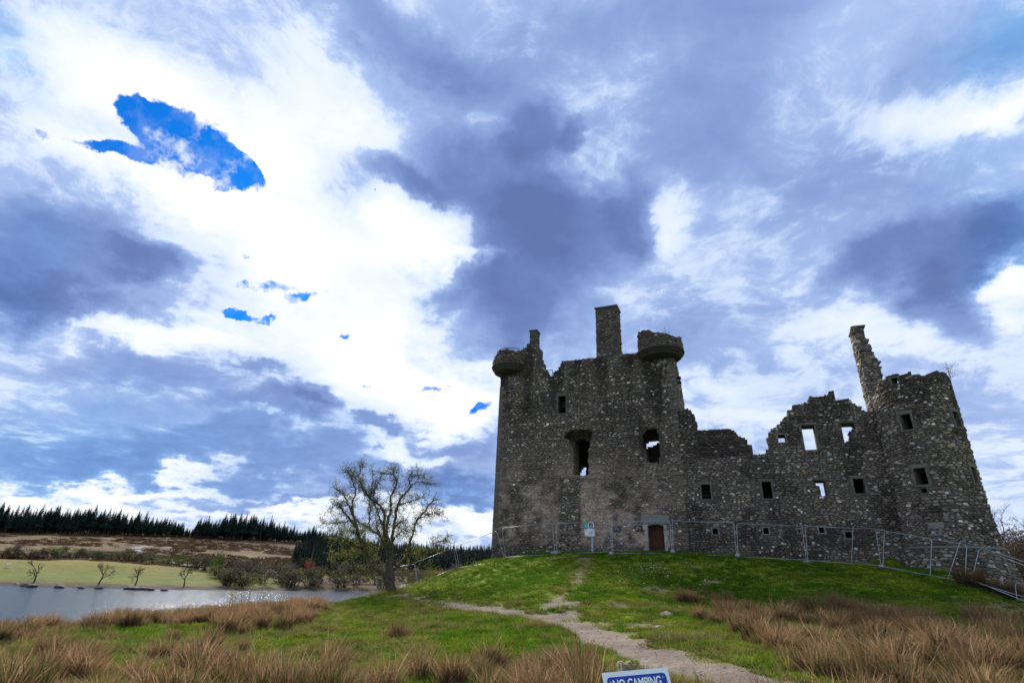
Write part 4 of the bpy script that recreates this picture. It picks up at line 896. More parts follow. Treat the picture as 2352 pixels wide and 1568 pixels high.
def plaque(pts, label, pink):
    r = rects_of([poly(ZB, pts, .05)])[0]; g = empty('plaque', (*(O2+E1*(r[0]+r[1])/2+N1*.05), r[2]), label, 'plaque', 'purple plaques beside the door')
    slab('plate', g, FR, *r, -.02, .12, m=M_purple, bev=.01)
    h = r[3]-r[2]
    for k in range(4 if not pink else 3):
        z_ = r[3]-h*(.2+.17*k)-.02; slab('text_line', g, FR, r[0]+.07, r[1]-.07-(.15 if k == 0 else 0), z_, z_+.025, .118, .124, m=M_pale, bev=.002)
    if pink:
        for a in (.10, .26): slab('emblem', g, FR, lerp(r[0], r[1], a), lerp(r[0], r[1], a+.11), r[2]+h*.16, r[2]+h*.38, .118, .125, m=M_pink, bev=.002)
plaque([(1182,422),(1328,420),(1328,533),(1184,533)], 'purple plaque with pale text lines, farther from the door', False)
plaque([(1654,418),(1806,414),(1806,525),(1656,527)], 'purple plaque with a small pink emblem, close to the door jamb', True)

# blue sign in the foreground
TLs, TRs = at(1382.5, 1544.5, 3.62), at(1532, 1531, 3.70); ex = (TRs-TLs); sw = np.linalg.norm(ex); ex /= sw
dn = at(1388, 1575, 3.60)-TLs; dn -= ex*np.dot(dn, ex); dn /= np.linalg.norm(dn); ny_ = np.cross(ex, dn); ny_ = ny_ if ny_[1] < 0 else -ny_
gb = np.array([*((TLs+TRs)/2)[:2], 0]); gb[2] = float(gz(gb[0], gb[1]))
NC = empty('camping_sign', gb, 'blue and white NO CAMPING sign on a weathered wooden post', 'sign')
SP = lambda a, b, d: TLs+ex*a+dn*b+ny_*d
sh = .34
def plate(name, a0, a1, b0_, b1_, d0, d1, m_, rad=.012):
    pts = []
    for (ca, cb, t0) in ((a1-rad, b0_+rad, -math.pi/2), (a1-rad, b1_-rad, 0), (a0+rad, b1_-rad, math.pi/2), (a0+rad, b0_+rad, math.pi)):
        for t in np.linspace(t0, t0+math.pi/2, 5): pts.append((ca+rad*math.cos(t), cb+rad*math.sin(t)))
    n = len(pts); V = [SP(a, b, d) for d in (d0, d1) for a, b in pts]; mb = MB(); mb.add(V, [[list(range(n))[::-1], list(range(n, 2*n))], [[k, (k+1) % n, n+(k+1) % n, n+k] for k in range(n)]]); return mb.build(name, m_, NC, cols=False)
plate('board', 0, sw, 0, sh, -.004, .0, simple('sign_white', (.72, .76, .84), .45, .06, 20), .004)
M_blue = simple('sign_blue', (.010, .045, .34), .4, .12, 40)
plate('blue_field', .022, sw-.022, .026, sh-.026, -.001, .003, M_blue, .02)
fc = bpy.data.curves.new('lettering', 'FONT'); fc.body = 'NO CAMPING'; fc.size = .085; fc.extrude = .0008; fc.offset = .0016; fc.align_x = 'CENTER'; fc.space_character = .96
fo = bpy.data.objects.new('font_tmp', fc); COL.objects.link(fo); dg = bpy.context.evaluated_depsgraph_get(); tm_ = bpy.data.meshes.new_from_object(fo.evaluated_get(dg)); bpy.data.objects.remove(fo)
tv_ = np.empty(len(tm_.vertices)*3, np.float32); tm_.vertices.foreach_get('co', tv_); tv_ = tv_.reshape(-1, 3); wtxt = tv_[:, 0].max()-tv_[:, 0].min(); htxt = tv_[:, 1].max()-tv_[:, 1].min()
kx = sw*.725/wtxt; ky = .050/htxt; bl_ = .090
tv_ = np.array([SP(sw*.492+x*kx, bl_-(y-tv_[:, 1].min())*ky, .0042+z) for x, y, z in tv_])-gb
tm_.vertices.foreach_set('co', tv_.astype(np.float32).ravel()); tm_.update(); tm_.name = 'lettering'; link('lettering', tm_, simple('letter_white', (.78, .80, .84), .5, .05, 20), NC)
for (a, b) in ((.04, .05), (sw-.045, .048), (.045, .27), (sw-.045, .10), (sw-.05, .115)):
    mb = MB(); c = SP(a, b, .004); mb.tube([c, c+ny_*.002], .005, 8); mb.build('bolt', M_steel, NC, cols=False)
pc = SP(sw*.44, 0, -.06); pt = pc+np.array([0, 0, .045]); mb = MB(); mb.box((pt+gb*np.array([0,0,1])+0)/1 if False else np.array([pt[0], pt[1], (pt[2]+gb[2]-.3)/2]), (.047, .003, 0), (-.003, .045, 0), (0, 0, (pt[2]-gb[2]+.3)/2), (.17, .14, .10), .003)
post = mb.build('post', M_wood, NC)
mb = MB()
for k in range(26):                           # lichen and splinters on the post top
    c = pt+np.array([random.uniform(-.046, .046), random.uniform(-.044, .044), random.uniform(-.012, .006)]); r_ = random.uniform(.006, .014); mb.box(c, (r_, 0, 0), (0, r_, 0), (0, 0, r_*.6), (.24, .20, .10), r_*.4)
tag(mb.build('lichen', M_wood, post), kind='stuff')

# ------------------------------------------------------------------ woody plants
def rv3(s=1.): return np.array([random.gauss(0, s), random.gauss(0, s), random.gauss(0, s)])
def unit(v): return v/(np.linalg.norm(v)+1e-9)
def wander(p, d, length, seg, wob, grav=0.):
    P = [np.array(p, float)]; d = unit(np.array(d, float)); n = max(2, int(length/seg))
    for _ in range(n): d = unit(d+rv3(wob)+np.array([0, 0, grav])); P.append(P[-1]+d*length/n)
    return np.array(P), d
def leafcloud(mb, pts, n, spread, size, cols, flat=0):
    pts = np.asarray(pts); V = []; F = []
    for _ in range(n):
        c = pts[random.randrange(len(pts))]+rv3(spread); a = unit(rv3())*size*random.uniform(.6, 1.3); b = unit(np.cross(a, rv3()))*size*random.uniform(.4, .8)
        k = len(V); V += [c-a, c-b*.8, c+a, c+b]; F.append([k, k+1, k+2, k+3])
    cc = np.array([cols[random.randrange(len(cols))] for _ in range(n)])*RNG.uniform(.7, 1.3, (n, 1)); 
    mb.V.append(np.array(V)); mb.F.setdefault(4, []).append(np.array(F)+mb.nv); mb.nv += len(V); mb.C.append(np.repeat(cc, 4, 0))
BARK = np.array((.105, .085, .062))
# the hawthorn: limbs follow the photograph, each with its own reach towards or away from the viewer
HY = 42.0; hb0 = at(*Z6(790, 1450), HY); hb0[2] = float(gz(hb0[0], hb0[1]))
HAW = empty('hawthorn_tree', hb0, 'gnarled hawthorn tree with twisted bare limbs and first small leaves, left of the keep', 'tree')
LIMBS = [([(795,1470),(788,1380),(792,1300),(785,1230),(790,1150),(785,1070)], .34, .24, 0, 'trunk'),
 ([(812,1470),(815,1380),(806,1290),(800,1200),(812,1090),(806,1000)], .22, .15, -.3, 'trunk'),
 ([(775,1330),(735,1260),(640,1200),(585,1120),(555,1040),(525,970),(490,900),(465,780),(440,690),(432,600),(470,480),(440,400),(425,340)], .19, .035, -.8, 0),
 ([(466,830),(415,750),(350,680),(330,640),(300,600),(260,620),(220,680)], .09, .02, -1.4, 0),
 ([(440,700),(400,620),(380,560),(330,500),(300,470),(245,450)], .08, .02, .3, 0),
 ([(782,1090),(752,1010),(738,930),(730,800),(742,700),(690,610),(600,560),(545,460),(480,350)], .16, .03, .9, 0),
 ([(560,520),(520,440),(500,380),(400,310),(360,300)], .07, .02, .6, 0),
 ([(790,1080),(775,980),(760,880),(765,780),(790,690),(800,620),(795,540),(850,430),(860,370),(810,320),(700,310)], .15, .03, 0, 0),
 ([(806,1010),(818,900),(830,800),(850,700),(868,600),(900,540),(940,500),(990,430),(960,360),(1000,330),(1110,335)], .14, .025, .5, 0),
 ([(985,435),(1040,390),(1100,400),(1160,415)], .05, .015, .9, 0),
 ([(800,1250),(860,1200),(900,1150),(930,1120),(975,1060),(972,985),(1005,890),(1030,800),(1050,740),(1095,700),(1130,670),(1150,620),(1190,585)], .13, .025, -.9, 0),
 ([(1060,740),(1110,720),(1170,700),(1210,690),(1270,685)], .05, .015, -1.2, 0),
 ([(960,1095),(1030,1085),(1090,1095),(1130,1050),(1200,1025),(1240,960),(1330,960)], .07, .015, -1.6, 0),
 ([(560,1050),(500,1010),(450,1000),(380,950),(330,930),(280,905),(230,900)], .08, .015, -1.7, 0),
 ([(640,1205),(585,1235),(520,1255)], .06, .015, -1.2, 0),
 ([(740,940),(690,900),(640,870),(590,830),(540,800),(460,760),(380,770),(300,790),(230,780),(150,790)], .10, .015, .9, 0),
 ([(731,810),(690,740),(665,660),(635,600),(640,520),(640,460),(680,400),(700,370)], .09, .02, 1.2, 0),
 ([(868,620),(910,600),(960,590),(1010,575),(1050,560),(1130,540)], .06, .015, 1.1, 0),
 ([(600,860),(592,760),(600,650),(590,560),(620,460),(622,340),(622,250)], .06, .008, 1.4, 0),
 ([(500,480),(495,380),(505,290),(520,222)], .03, .006, .2, 0),
 ([(820,960),(850,900),(890,870),(950,855)], .06, .015, -.9, 0), ([(830,840),(870,790),(900,770),(940,760)], .06, .015, -.6, 0),
 ([(690,1240),(650,1180),(600,1080),(560,980),(520,930),(450,880),(380,850)], .09, .02, 1.5, 0),
 ([(850,1190),(800,1080),(740,1000),(690,900),(660,800),(650,700)], .10, .02, -1.3, 0),
 ([(810,330),(830,300),(805,272)], .02, .008, 0, 0), ([(545,1040),(500,1080),(420,1080),(330,1100),(200,1120)], .06, .012, 1.6, 0)]
tb = MB(); lb_pts = []; twig = MB()
def twigs(P, n, L, wob, r0, depth=0):
    for _ in range(n):
        k = random.randrange(len(P)//4, len(P)); p = P[k]; tdir = unit(P[min(k+1, len(P)-1)]-P[max(k-1, 0)]); d = unit(tdir*.5+rv3(.65)+np.array([0, -.0, .18]))
        ln = L*random.uniform(.5, 1.3); S, _ = wander(p, d, ln, .14, .42, .02); twig.tube(S, np.linspace(r0, r0*.35, len(S)), 4 if depth == 0 else 3, BARK*random.uniform(.6, 1.1), False)
        lb_pts.extend(S[len(S)//2:])
        if depth < 1: twigs(S, 4, L*.48, wob, r0*.55, depth+1)
for pts, r0, r1, dep, kind in LIMBS:
    n = len(pts); raw = []
    for k, (x, y) in enumerate(pts): t = k/(n-1); raw.append(Q(Z6, x, y, HY+(dep*1.5*t**.8 if kind == 0 else dep)))
    raw = np.array(raw); tt = np.linspace(0, n-1, (n-1)*5+1); S = np.stack([np.interp(tt, range(n), raw[:, k]) for k in range(3)], 1)
    ker = np.array([.25, .5, .25])
    for _ in range(2): S[1:-1] = .25*S[:-2]+.5*S[1:-1]+.25*S[2:]
    S[1:-1] += RNG.normal(0, .028, S[1:-1].shape); rad = np.linspace(r0, r1, len(S))**1.0*RNG.uniform(.9, 1.1, len(S))
    if kind == 'trunk':
        rad[:4] *= np.array([1.55, 1.35, 1.2, 1.1]); mb = MB(); mb.tube(S, rad, 10, BARK*.95); mb.build('trunk', M_bark, HAW, True)
    else:
        mb = MB(); mb.tube(S, rad, 7, BARK*random.uniform(.8, 1.1)); mb.build('limb', M_bark, HAW, True)
        Ln = np.linalg.norm(np.diff(S, axis=0), axis=1).sum(); twigs(S, int(6+Ln*10), .8, .4, .017)
tag(twig.build('twig_crown', M_bark, HAW), kind='stuff')
lm = MB(); low = np.array(lb_pts); leafcloud(lm, low, 11000, .06, .05, [(.24, .25, .035), (.16, .17, .03), (.30, .29, .05), (.12, .10, .03)])
lo2 = low[(low[:, 2] < hb0[2]+4.6)]; leafcloud(lm, lo2, 4200, .08, .055, [(.28, .29, .04), (.2, .21, .04)])
tag(lm.build('leaves', M_leaf, HAW), kind='stuff')

# saplings and weeds on the wall heads
def sapling(name, label, p, h, n, wob, leaf, r=.012, cat='sapling', group=None):
    g = empty(name, p, label, cat, group); mb = MB(); pts = []
    for _ in range(n):
        S, d = wander(p, np.array([random.gauss(0, .35), random.gauss(0, .3), 1.]), h*random.uniform(.6, 1), .12, wob, .03); mb.tube(S, np.linspace(r, r*.3, len(S)), 4, (.07, .055, .05), False); pts.extend(S[len(S)//3:])
        for _ in range(5):
            k = random.randrange(len(S)//4, len(S)); B_, _ = wander(S[k], rv3(.6)+np.array([0, 0, .6]), h*.3, .1, .25); mb.tube(B_, np.linspace(r*.5, r*.2, len(B_)), 3, (.07, .055, .05), False); pts.extend(B_)
    mb.build('stem', M_bark, g)
    if leaf: lm = MB(); leafcloud(lm, pts, leaf, .05, .035, [(.07, .075, .03), (.09, .08, .04)]); tag(lm.build('leaves', M_leaf, g), kind='stuff')
def on_tower(p): q = tm.inv(p); return tm(np.array(q[0]), np.array(q[1]-.1), np.array(-.3))
q = on_tower(Z4(1500, 700)); sapling('sapling', 'leggy birch sapling sprouting from the top of the round tower', at(*Z4(1552, 735), float(q[1])), 1.75, 5, .12, 150)
q = tR.inv(Z1(1885, 425)); sapling('sapling', 'small dark sapling on the right hand turret of the keep', tR(np.array(q[0]), np.array(q[1]-.15), np.array(-.25)), 1.35, 4, .12, 90)
for (x, y, h, t) in ((1462, 600, 1.5, 'thin bare weed stem on the wall head right of the tall chimney'), (1105, 642, .8, 'thin bare weed on the wall head left of the tall chimney'), (1012, 656, .55, 'tiny weed on the wall head near the gap in the keep top')):
    q = wuv(Z1(x, y), -.8); sapling('weed', t, np.append(O2+q[0]*E1-.8*N1, q[1]-.1), h, 2, .16, 0, .008, 'weed', 'weeds on the keep wall head')

# trees and scrub
def bare_tree(mb, p, h, r, spread, lean=(0, 0), col=(.05, .038, .03), levels=3, forks=4):
    def grow(p, d, L, r, lv):
        S, d2 = wander(p, d, L, L/5, .10 if lv == levels else .17, .03); mb.tube(S, np.linspace(r, r*.55, len(S)), 5 if lv > 1 else 3, np.array(col)*random.uniform(.8, 1.2), False)
        if lv:
            for k in range(forks+(lv == 1)*3):
                q = S[-1] if k < 2 else S[random.randrange(len(S)//2, len(S))]; grow(q, unit(d2*.8+rv3(spread)), L*random.uniform(.5, .72), r*.5, lv-1)
    grow(np.array(p, float), np.array([lean[0], lean[1], 1.]), h*.42, r, levels)
for (x, y, h, sp, ln, lab) in ((77,1338,6.4,.3,(.07,0),'slim leaning bare tree on the far bank, leftmost of the four'), (226.6,1341,6.2,.5,(-.06,0),'forked crooked bare tree on the far bank, second from left'), (310,1343,6.8,.62,(0,0),'broad spreading bare tree on the far bank, third from left'), (422,1347,6.2,.36,(-.04,0),'narrow bare tree on the far bank, nearest the scrub')):
    p = far_at(x, y); g = empty('bare_tree', p, lab, 'tree', 'bare trees along the far bank'); mb = MB(); bare_tree(mb, p-np.array([0, 0, .2]), h*.95, .22, sp*1.1, ln, (.06,.045,.035), 4, 4); mb.build('crown', M_bark, g)
def shrub_mesh(seed, n, cols, stem, lumpy=1, size=.3):
    random.seed(seed); mb = MB(); pts = []
    for _ in range(9 if lumpy else 4):
        c = np.array([random.uniform(-.33, .33), random.uniform(-.33, .33), random.uniform(.35, .8)]); pts += [c+unit(rv3())*random.uniform(.05, .26)*np.array([1, 1, .85]) for _ in range(40)]
    leafcloud(mb, pts, n, .03, size*.12, cols)
    for _ in range(7):
        S, _ = wander((random.uniform(-.12, .12), random.uniform(-.12, .12), -.06), (random.gauss(0, .3), random.gauss(0, .3), 1), .75, .15, .15); mb.tube(S, np.linspace(.022, .006, len(S)), 3, stem, False)
    V = np.concatenate(mb.V); return mesh_np('shrub', V, [np.concatenate(f) for f in mb.F.values()], np.concatenate(mb.C))
BR = [(0.136, 0.099, 0.072), (0.104, 0.08, 0.064), (0.168, 0.12, 0.08)]; OL = [(0.16, 0.152, 0.048), (0.12, 0.112, 0.045), (0.208, 0.184, 0.056)]; GRN = [(0.136, 0.208, 0.029), (0.176, 0.256, 0.032), (0.096, 0.144, 0.024)]; YG = [(0.32, 0.32, 0.056), (0.24, 0.256, 0.048), (0.384, 0.352, 0.08)]; RST = [(0.512, 0.176, 0.08), (0.4, 0.128, 0.064)]; GB = [(.15, .12, .08), (.12, .10, .07), (.18, .15, .085)]
SHR = {k: [shrub_mesh(hash_+i, 620, c, (.045, .035, .028)) for i in range(3)] for k, c, hash_ in (('brown', BR, 10), ('olive', OL, 20), ('green', GRN, 30), ('yellow', YG, 40), ('rust', RST, 50), ('grey', GB, 60))}
FINE = {'olive': 'fine_olive', 'yellow': 'fine_yellow', 'brown': 'fine_brown', 'grey': 'fine_grey'}
SHR.update({'fine_'+k: [shrub_mesh(90+i, 3600, c, (.045, .035, .028), 1, .095) for i in range(2)] for k, c in (('brown', [(.11,.075,.055),(.085,.06,.045),(.14,.09,.06)]), ('olive', OL), ('yellow', YG), ('grey', GB))})
for l in SHR.values():
    for me in l: me.materials.append(M_shrub)
random.seed(77)
def shrub(kind, p, h, w_, label, group, name='shrub', cat='shrub'):
    o = link(name, random.choice(SHR[kind])); o.location = tuple(p); o.scale = (w_, w_, h); o.rotation_euler = (0, 0, random.uniform(0, 6.28)); return tag(o, label, cat, group)
# hedge line along the top of the field
for k in range(50):
    x = 2+k*11.8+random.uniform(-6, 6); y0_ = np.interp(x, [0, 156, 306, 420, 520, 640], [1283, 1285, 1292, 1303, 1318, 1338]); p = far_at(x, y0_-1.5, 190)
    kind = 'green' if k in (11, 14, 19, 29, 33, 34, 45) else random.choice(['brown', 'olive', 'olive', 'brown', 'grey']); big = 1.35 if x < 40 or 85 < x < 150 else 1
    shrub(kind, (p[0], p[1], p[2]-.3), random.uniform(3.6, 6.6)*big, random.uniform(5, 8), {'green': 'fresh green bush in the hedge line above the far field', 'brown': 'leafless brown bush in the hedge line above the far field', 'olive': 'olive budding bush in the hedge line above the far field', 'grey': 'grey twiggy bush in the hedge line above the far field'}[kind], 'bushes above the far field')
p = far_at(803*.6125, 1340, 190); 
for (x, y, h, lab) in ((495, 1322, 9, 'tall fresh green tree at the right end of the hedge line'),): p = far_at(x, y, 190); shrub('green', p, h, 5.5, lab, None, 'green_tree', 'tree')
# thicket on the right part of the far shore
for k in range(95):
    x = random.uniform(495, 905) if k < 75 else random.uniform(880, 1135); t = random.random(); y = np.interp(x, [480, 600, 735, 860, 1000, 1125], [1346, 1352, 1354, 1357, 1352, 1345])-t*np.interp(x, [480, 700, 1125], [26, 50, 52])-1
    p = far_at(x, y, 170); kind = random.choice(['brown', 'brown', 'grey', 'olive', 'grey', 'brown'] if x < 700 else ['grey', 'olive', 'olive', 'brown', 'grey'])
    if k in (3, 40): kind = 'yellow'
    shrub(kind, (p[0], p[1], p[2]-.4), random.uniform(4.2, 7.5), random.uniform(6, 10), {'brown': 'bare brown bush in the thicket on the far shore', 'grey': 'grey leafless bush in the thicket on the far shore', 'olive': 'olive budding bush in the thicket on the far shore', 'yellow': 'yellowish willow bush in the thicket on the far shore'}[kind], 'thicket on the far shore')
p = far_at(710, 1318, 170); shrub('rust', p, 6.5, 5, 'rust orange bush standing out of the grey thicket on the far shore', None)
# small trees just behind the left end of the knoll
for (x, yb, yt, Y, w_, kind, lab) in ((985,1352,1283,74,6.5,'olive','olive tree behind the fence between hawthorn and keep, nearest the hawthorn'), (1018,1345,1275,72,5.5,'yellow','yellow green tree behind the downhill fence panel'), (1040,1330,1290,70,4,'brown','small brown bush between the yellow green trees'), (1075,1330,1268,78,6,'yellow','pale green tree just left of the keep corner'), (1100,1312,1278,62,4.2,'yellow','low pale green bush beside the keep corner'), (955,1362,1300,76,6.5,'grey','grey green bush directly behind the hawthorn trunk'), (925,1368,1312,80,6,'olive','dull olive bush low behind the hawthorn trunk'), (1055,1308,1290,56,2.4,'brown','brown grass like bush on the crest of the knoll')):
    b, t = at(x, yb, Y), at(x, yt, Y); z0 = min(b[2], float(gz(b[0], b[1]))); o = shrub('fine_'+kind, (b[0], b[1], z0), t[2]-z0, w_, lab, None, 'small_tree' if t[2]-z0 > 3 else 'shrub', 'tree' if t[2]-z0 > 3 else 'bush')
# twiggy willow at the near edge of the loch
p = ground_at(880*.0+585, 1392); p = at(575, 1398, 40); p[2] = float(gz(p[0], p[1]))
g = empty('willow_bush', p, 'thin leafy willow bush rising behind the brown moor grass at the water', 'bush'); mb = MB(); pts = []
for k in range(26):
    S, _ = wander(p+np.array([random.uniform(-1.6, 1.6), random.uniform(-.6, .6), 0]), (random.gauss(0, .3), random.gauss(0, .2), 1), random.uniform(1.4, 2.9), .25, .1); mb.tube(S, np.linspace(.016, .005, len(S)), 3, (.07, .06, .03), False); pts.extend(S[2:])
mb.build('stem', M_bark, g); lm = MB(); leafcloud(lm, pts, 700, .06, .05, YG+OL); tag(lm.build('leaves', M_leaf, g), kind='stuff')
# bare trees right of the round tower
for (x, y, Y, h, lab) in ((2338, 1320, 52, 9.0, 'bare brown tree behind the round tower at the right edge'), (2392, 1330, 46, 8.5, 'second bare tree at the right edge, cut by the frame'), (2310, 1300, 62, 7.5, 'smaller bare tree close behind the foot of the round tower')):
    p = at(x, y, Y); p[2] = float(gz(p[0], p[1])); g = empty('bare_tree', p, lab, 'tree', 'bare trees behind the round tower'); mb = MB(); bare_tree(mb, p, h, .2, .55, (0, 0), (.085, .055, .045), 4, 3); mb.build('crown', M_bark, g)
    for k in range(4): q = p+np.array([random.uniform(-3, 4), random.uniform(-1, 3), 0]); q[2] = float(gz(q[0], q[1])); shrub('fine_brown', q, random.uniform(5, 8), random.uniform(5, 8), 'brown bush under the bare trees at the right edge', 'brown bushes behind the round tower')
# conifer plantation
def conifer_mesh(seed, bare):
    random.seed(seed); mb = MB(); H = 15.; mb.tube([(0, 0, -.5), (0, 0, H*.5), (0, 0, H*.96)], [.22, .15, .03], 5, (.085, .06, .048), False); nl = 15; z0 = H*bare
    for k in range(nl):
        t = k/(nl-1); z = z0+(H-z0)*t; r = (1-t)**.75*2.9*random.uniform(.85, 1.15)+.12; n = 9
        for j_ in range(n):
            a = j_*6.283/n+random.uniform(-.3, .3); rr_ = r*random.uniform(.65, 1.15); da = 2.4/n*random.uniform(.7, 1.1); zz2 = z-rr_*.42
            mb.add([(0, 0, z+.55), (rr_*.75*math.cos(a-da), rr_*.75*math.sin(a-da), zz2+.1), (rr_*math.cos(a), rr_*math.sin(a), zz2-.15), (rr_*.75*math.cos(a+da), rr_*.75*math.sin(a+da), zz2+.1)], [[[0, 1, 2, 3]]], np.array((.012, .026, .017))*random.uniform(.6, 1.5))
    me = mesh_np('conifer', np.concatenate(mb.V), [np.concatenate(f) for f in mb.F.values()], np.concatenate(mb.C)); me.materials.append(M_conifer); return me
CON = [conifer_mesh(i, b) for i, b in enumerate((.42, .5, .34, .12, .2, .08))]
random.seed(99); FOREST = []
for row in range(5):                          # ridge plantation: the open edge first
    x = -40.
    while x < 772:
        gapx = 432 < x < 452
        yb = np.interp(x, [-60, 0, 250, 430, 600, 690, 780], [1220, 1222, 1226, 1234, 1240, 1246, 1254]); p = far_at(x, yb+1, 400); dd = p[:2]/np.hypot(*p[:2]); off = row*5+random.uniform(-1.5, 1.5); q = p[:2]+dd*off
        hh = np.interp(x, [-40, 60, 250, 410, 436, 452, 520, 600, 690, 720, 760], [1.05, 1.12, .98, .72, .5, .95, 1.12, .98, .66, .95, .8])
        FOREST.append((q[0], q[1], float(fz(*q)), hh*(.62+.72*float(fbm(np.array(x*.035), np.array(row*3.3), 77, 3)))*random.choice([.75, .9, .97, 1.0, 1.06, 1.2])*random.uniform(.92, 1.06), row, random.choice([0, 1, 2] if row == 0 else [2, 3, 4])))
        x += random.uniform(3.2, 6.5)*(1+.2*row)
for k in range(620):                          # wooded slope between the moor and the keep
    x = random.uniform(668, 1140); t = random.random()**1.1; y = lerp(np.interp(x, [668, 760, 1000, 1140], [1312, 1318, 1312, 1310]), np.interp(x, [668, 700, 760, 1000, 1140], [1300, 1262, 1258, 1270, 1272]), t); p = far_at(x, y, 250)
    FOREST.append((*p, random.uniform(.55, .85), 9, random.choice([3, 4, 5])))
for k in range(420):
    r_ = ray(random.uniform(735, 1145), 1280); dd = r_[:2]/np.hypot(*r_[:2]); q = dd*random.uniform(430, 650); FOREST.append((q[0], q[1], float(fz(*q)), random.uniform(.6, .85), 8, random.choice([3, 4, 5])))
FOREST.sort(key=lambda f: math.hypot(f[0], f[1])/f[3])
names = {True: 'dark conifer at the edge of the skyline plantation above the moor', False: 'dark conifer on the wooded slope between moor and keep'}
keep_n = [f for f in FOREST if f[4] == 0][:190]+[f for f in FOREST if f[4] == 9][:105]; rest = [f for f in FOREST if f not in keep_n]
for f in keep_n:
    o = link('conifer', CON[f[5]]); o.location = f[:3]; o.scale = (f[3]*random.uniform(.85, 1.1),)*2+(f[3],); o.rotation_euler = (0, 0, random.uniform(0, 6.28)); tag(o, names[f[4] != 9], 'conifer', 'conifers of the far plantation')
cv = []
for me in CON:
    v = np.empty(len(me.vertices)*3, np.float32); me.vertices.foreach_get('co', v); c = np.empty(len(me.vertices)*4, np.float32); me.attributes['col'].data.foreach_get('color', c); polys = {}
    for pl in me.polygons: polys.setdefault(len(pl.vertices), []).append(list(pl.vertices))
    cv.append((v.reshape(-1, 3), c.reshape(-1, 4)[:, :3], {k: np.array(q) for k, q in polys.items()}))
mb = MB()
for f in rest:
    v, c, pl = cv[f[5]]; a = random.uniform(0, 6.28); ca, sa = math.cos(a), math.sin(a); V = np.stack([v[:, 0]*ca-v[:, 1]*sa, v[:, 0]*sa+v[:, 1]*ca, v[:, 2]], 1)*f[3]+np.array(f[:3])
    mb.V.append(V); mb.C.append(c*random.uniform(.7, 1.3))
    for k, q in pl.items(): mb.F.setdefault(k, []).append(q+mb.nv)
    mb.nv += len(V)
tag(mb.build('conifer_forest', M_conifer, None), kind='stuff')

# ------------------------------------------------------------------ small things
def rock_mesh(seed):
    r_ = np.random.default_rng(seed); import bmesh as bmm; b = bmm.new(); bmm.ops.create_icosphere(b, subdivisions=2, radius=1)
    for v in b.verts: n = mnoise.noise(v.co*1.3+Vector((seed, 0, 0))); v.co *= 1+.45*n; v.co.z *= .6
    me = bpy.data.meshes.new('rock'); b.to_mesh(me); b.free(); return me
RK = [rock_mesh(i) for i in range(5)]
for (x, y, s) in ((15,632,1.6),(70,650,1.2),(120,662,.9),(190,667,1.0),(236,672,1.0),(440,678,1.1),(520,658,.9),(596,683,.8),(660,668,.9),(735,686,.8),(960,690,1.2),(1000,693,1.3),(1050,694,1.2),(1100,697,1.1),(1210,700,.7),(1450,655,.6)):
    p = atz(*Z7(x, y), .45); o = link('boulder', random.choice(RK), M_rock); o.location = (p[0], p[1], .25); o.scale = (s*1.3, s, s*.8); o.rotation_euler = (0, 0, random.uniform(0, 6)); tag(o, 'dark boulder at the waterline of the far bank', 'boulder', 'boulders along the far bank')
M_pale_rock = simple('pale_stone', (.37, .31, .26), .9, .3, 12, 0, .02)
for zf, x, y, s, lab in ((zo(2500, 2150, 1.7552), 1435, 218, .16, 'pale stone lying in the green grass above the rushes'), (zo(1900, 2060, 1.96), 1130, 580, .14, 'small white stone in the turf right of the path'), (zo(1900, 2060, 1.96), 1175, 490, .22, 'grey stone in the bank right of the path fork'), (Z7, 792, 1112, .10, 'pale feathery stone in the moor grass, lower left'), (Z6, 905, 1408, .28, 'pale boulder beside the hawthorn foot')):
    p = ground_at(*zf(x, y)); o = link('stone_on_grass', random.choice(RK).copy(), None); o.data.materials.clear(); o.data.materials.append(M_pale_rock); o.location = tuple(p+np.array([0, 0, s*.2])); o.scale = (s*1.3, s, s*.8); tag(o, lab, 'stone')
ZR = zo(2500, 2150, 1.7552)
for a, b_, r_, lab in (((1325,528),(1480,515),.03,'long pale dead branch among the right hand rushes'), ((1290,478),(1375,455),.045,'thick short dead branch in the right hand rushes'), ((1590,515),(1670,560),.03,'thin crooked dead branch near the right edge of the rushes')):
    A_, B_ = onground(ZR, *a, h=.22), onground(ZR, *b_, h=.28); mb = MB(); S = np.array([lerp(A_, B_, t)+rv3(.02) for t in np.linspace(0, 1, 7)]); mb.tube(S, np.linspace(r_, r_*.5, 7), 6, (.26, .23, .2)); mb.tube([S[3], S[3]+np.array([.1, .0, .18]), S[3]+np.array([.22, .02, .24])], [r_*.5, r_*.35, r_*.2], 5, (.26, .23, .2)); tag(mb.build('dead_branch', M_wood, None), lab, 'branch')
p = onground(ZR, 1200, 520, 0); mb = MB(); mb.box(p+np.array([0, 0, .1]), (.022, 0, 0), (0, .02, 0), (.02, 0, .13), (.40, .36, .32), .006); tag(mb.build('wooden_peg', M_wood, None), 'short whitish wooden peg sticking up among the right hand rushes', 'peg')
